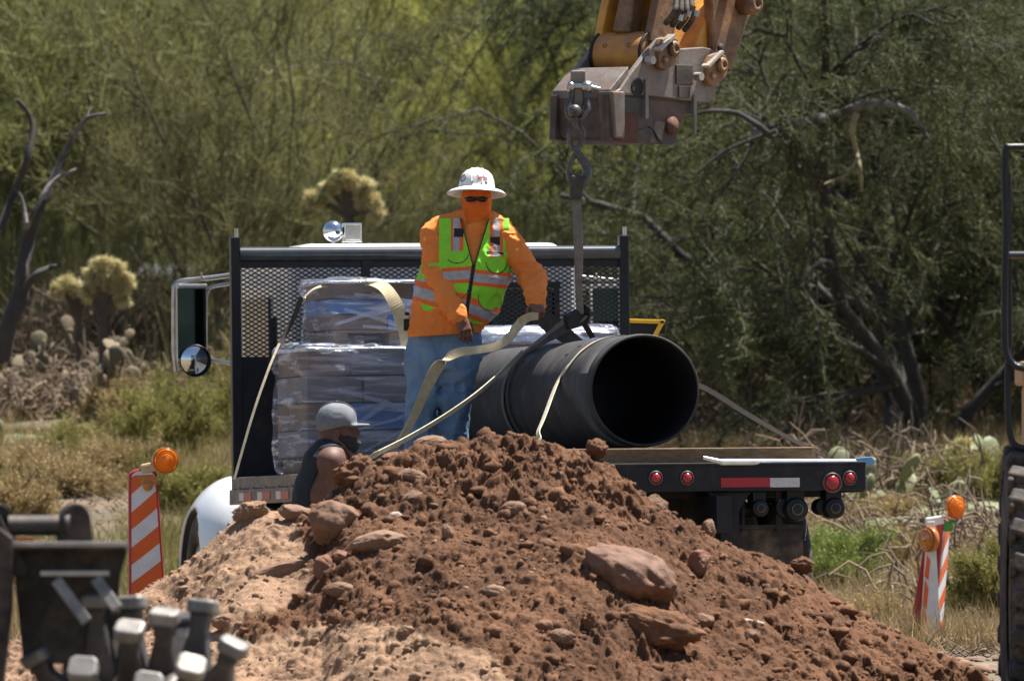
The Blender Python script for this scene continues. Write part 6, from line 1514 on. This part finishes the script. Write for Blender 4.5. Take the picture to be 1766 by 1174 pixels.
for i, a in enumerate(((80,660,300,'tangle of dead curled brush under the dead tree'),(200,640,300,'tangle of dead curled brush under the chollas'),(320,650,300,'tangle of dead curled brush beside the truck mirror'),(150,720,260,'tangle of dead brush above the yellow shrubs'),(430,600,120,'dead brush seen through the mesh left of the cab'),(1180,640,130,'dead brush right of the headboard behind the pipe'),(1590,930,90,'dead brush left of the right warning panel'),(50,730,260,'dark tangle of dead brush at the left edge of the bank'),(270,700,260,'dead brush between the olive shrubs and the chollas'),(370,600,220,'dead brush behind the chrome mirror bracket'),(1330,760,140,'dead brush in the shade beyond the bed behind the pipe'),(1480,830,120,'dead brush under the dark mesquite behind the truck tail'),(1560,860,110,'dead brush at the base of the black mesquite trunk'),(1700,960,110,'dead brush between the warning lamps and the big tire'),(1660,1040,80,'dead brush at the foot of the right warning panel'),(1250,700,110,'dead brush in the shade of the mesquite beside the pipe mouth'))):
    brush(*a, 450+i)
brush(130, 668, 420, 'tall tangle of dead brush hiding the stem of the low cholla', 481, .55, .95)
brush(205, 672, 420, 'tall tangle of dead brush hiding the stem of the taller cholla', 482, .55, .95)
brush(330, 668, 380, 'tall tangle of dead brush right behind the chrome mirror', 483, .6, .8)
# chollas: fuzzy pale jointed cactus
def cholla(px, py, d, joints, label, seed):
    r = np.random.default_rng(seed); base = P(px, py, d); root = wroot('cholla_cactus', (base.x, d, tz(base.x, d)), label, 'cactus'); mb = MB(); VV = []; FF = []; TT = []; off = 0
    mb.tube(smooth_path([(base.x, d, tz(base.x, d)-.05), tuple(base+Vector((.02,0,-.25))), tuple(base)], 5), .045, 8)
    for (x, y, L, ang) in joints:
        a = P(x, y, d); dr = Vector((math.sin(math.radians(ang)), r.uniform(-.4,.4), math.cos(math.radians(ang)))).normalized(); b = a+dr*(L/F*d)
        mb.tube([tuple(base), tuple((base+a)/2+Vector((0,0,.02))), tuple(a), tuple(b)], [.03,.026,.028,.022], 6)
        n = 900; t = r.uniform(-.15,1,n)[:,None]; th = r.normal(size=(n,3)); dv = np.array(dr); th -= (th@dv)[:,None]*dv; th = nrm(th); pos = np.array(a)+t*np.array(b-a)+th*.03
        V, Fc = blades(pos, nrm(th+dv*.4+r.normal(size=(n,3))*.3), r.uniform(.03,.075,n), np.full(n,.008), r); VV.append(V); FF.append(Fc+off); off += len(V); TT.append(np.repeat(r.uniform(size=n),3))
    mb.build('stem', M['cholla_core'], root); o = link('spines', np_mesh('spines', np.concatenate(VV), np.concatenate(FF), M['cholla'], smooth=False, attr=np.concatenate(TT)), root)
cholla(600,375,96.0, [(560,352,28,-60),(575,335,26,-30),(590,322,26,-5),(605,330,26,20),(622,335,28,35),(630,352,26,70),(545,345,18,-80),(612,350,24,100),(598,312,14,0),(640,365,20,120)], 'pale fuzzy cholla cactus rising behind the cab roof lamps', 470)
cholla(175,560,96.5, [(165,490,30,-20),(180,475,30,0),(195,480,30,20),(205,505,28,40),(160,510,24,-50),(185,500,28,10),(172,470,22,-10),(200,520,22,70),(208,490,22,30)], 'taller pale fuzzy cholla cactus between the dead tree and the truck mirror', 471)
cholla(135,560,97.0, [(112,505,24,-70),(120,500,24,-20),(130,508,22,20),(142,512,20,70)], 'low pale cholla cactus beside the bare dead tree', 472)
cholla(1660,815,90.5, [(1650,790,22,-20),(1662,782,24,0),(1675,790,22,30),(1642,800,18,-60),(1685,800,18,70)], 'pale cholla cactus in the sun under the dark mesquite on the right', 473)

# dry orange leaf clusters hanging in the thicket
r = np.random.default_rng(77); VV = []; off = 0
for k in range(22):
    px_ = r.uniform(0, 760); py_ = r.uniform(60, 330); d_ = r.uniform(106, 118); c_ = np.array(P(px_, py_, d_)); n_ = 16
    pos = c_+r.normal(size=(n_,3))*np.array([.035,.05,.055]); V, Fc = blades(pos, nrm(r.normal(size=(n_,3))), r.uniform(.03,.07,n_), np.full(n_,.02), r); VV.append(V)
VV = np.concatenate(VV); o = link('dry_leaves', np_mesh('dry_leaves', VV, np.arange(len(VV)).reshape(-1,3), foliage('dry_leaf', (.42,.20,.08), (.34,.15,.06), (.5,.27,.12), .3), smooth=False, attr=np.zeros(len(VV)))); tag(o, 'clusters of dry orange leaves caught in the palo verde branches', None, None, 'stuff')

# loose stones on the bare ground at the lower right
r = np.random.default_rng(91); VS = []; FS = []; off = 0; v, f = ICO2
for k in range(420):
    y_ = r.uniform(64, 78); x_ = r.uniform(1.6, 4.2)*y_/70; s_ = .012*(4.5)**(r.uniform()**2.2)
    q = v*(1+.3*vnoise(v[:,0]*1.8+k, v[:,1]*1.8, v[:,2]*1.8, k % 71)[:,None])*s_*np.array([1.2,1,.7]); VS.append(q+np.array([x_, y_, tz(x_, y_)+s_*.2])); FS.append(f+off); off += len(v)
o = link('gravel', np_mesh('gravel', np.concatenate(VS), np.concatenate(FS), M['rock_tan'])); tag(o, 'scattered tan stones on the bare dirt at the foot of the pile', None, None, 'stuff')
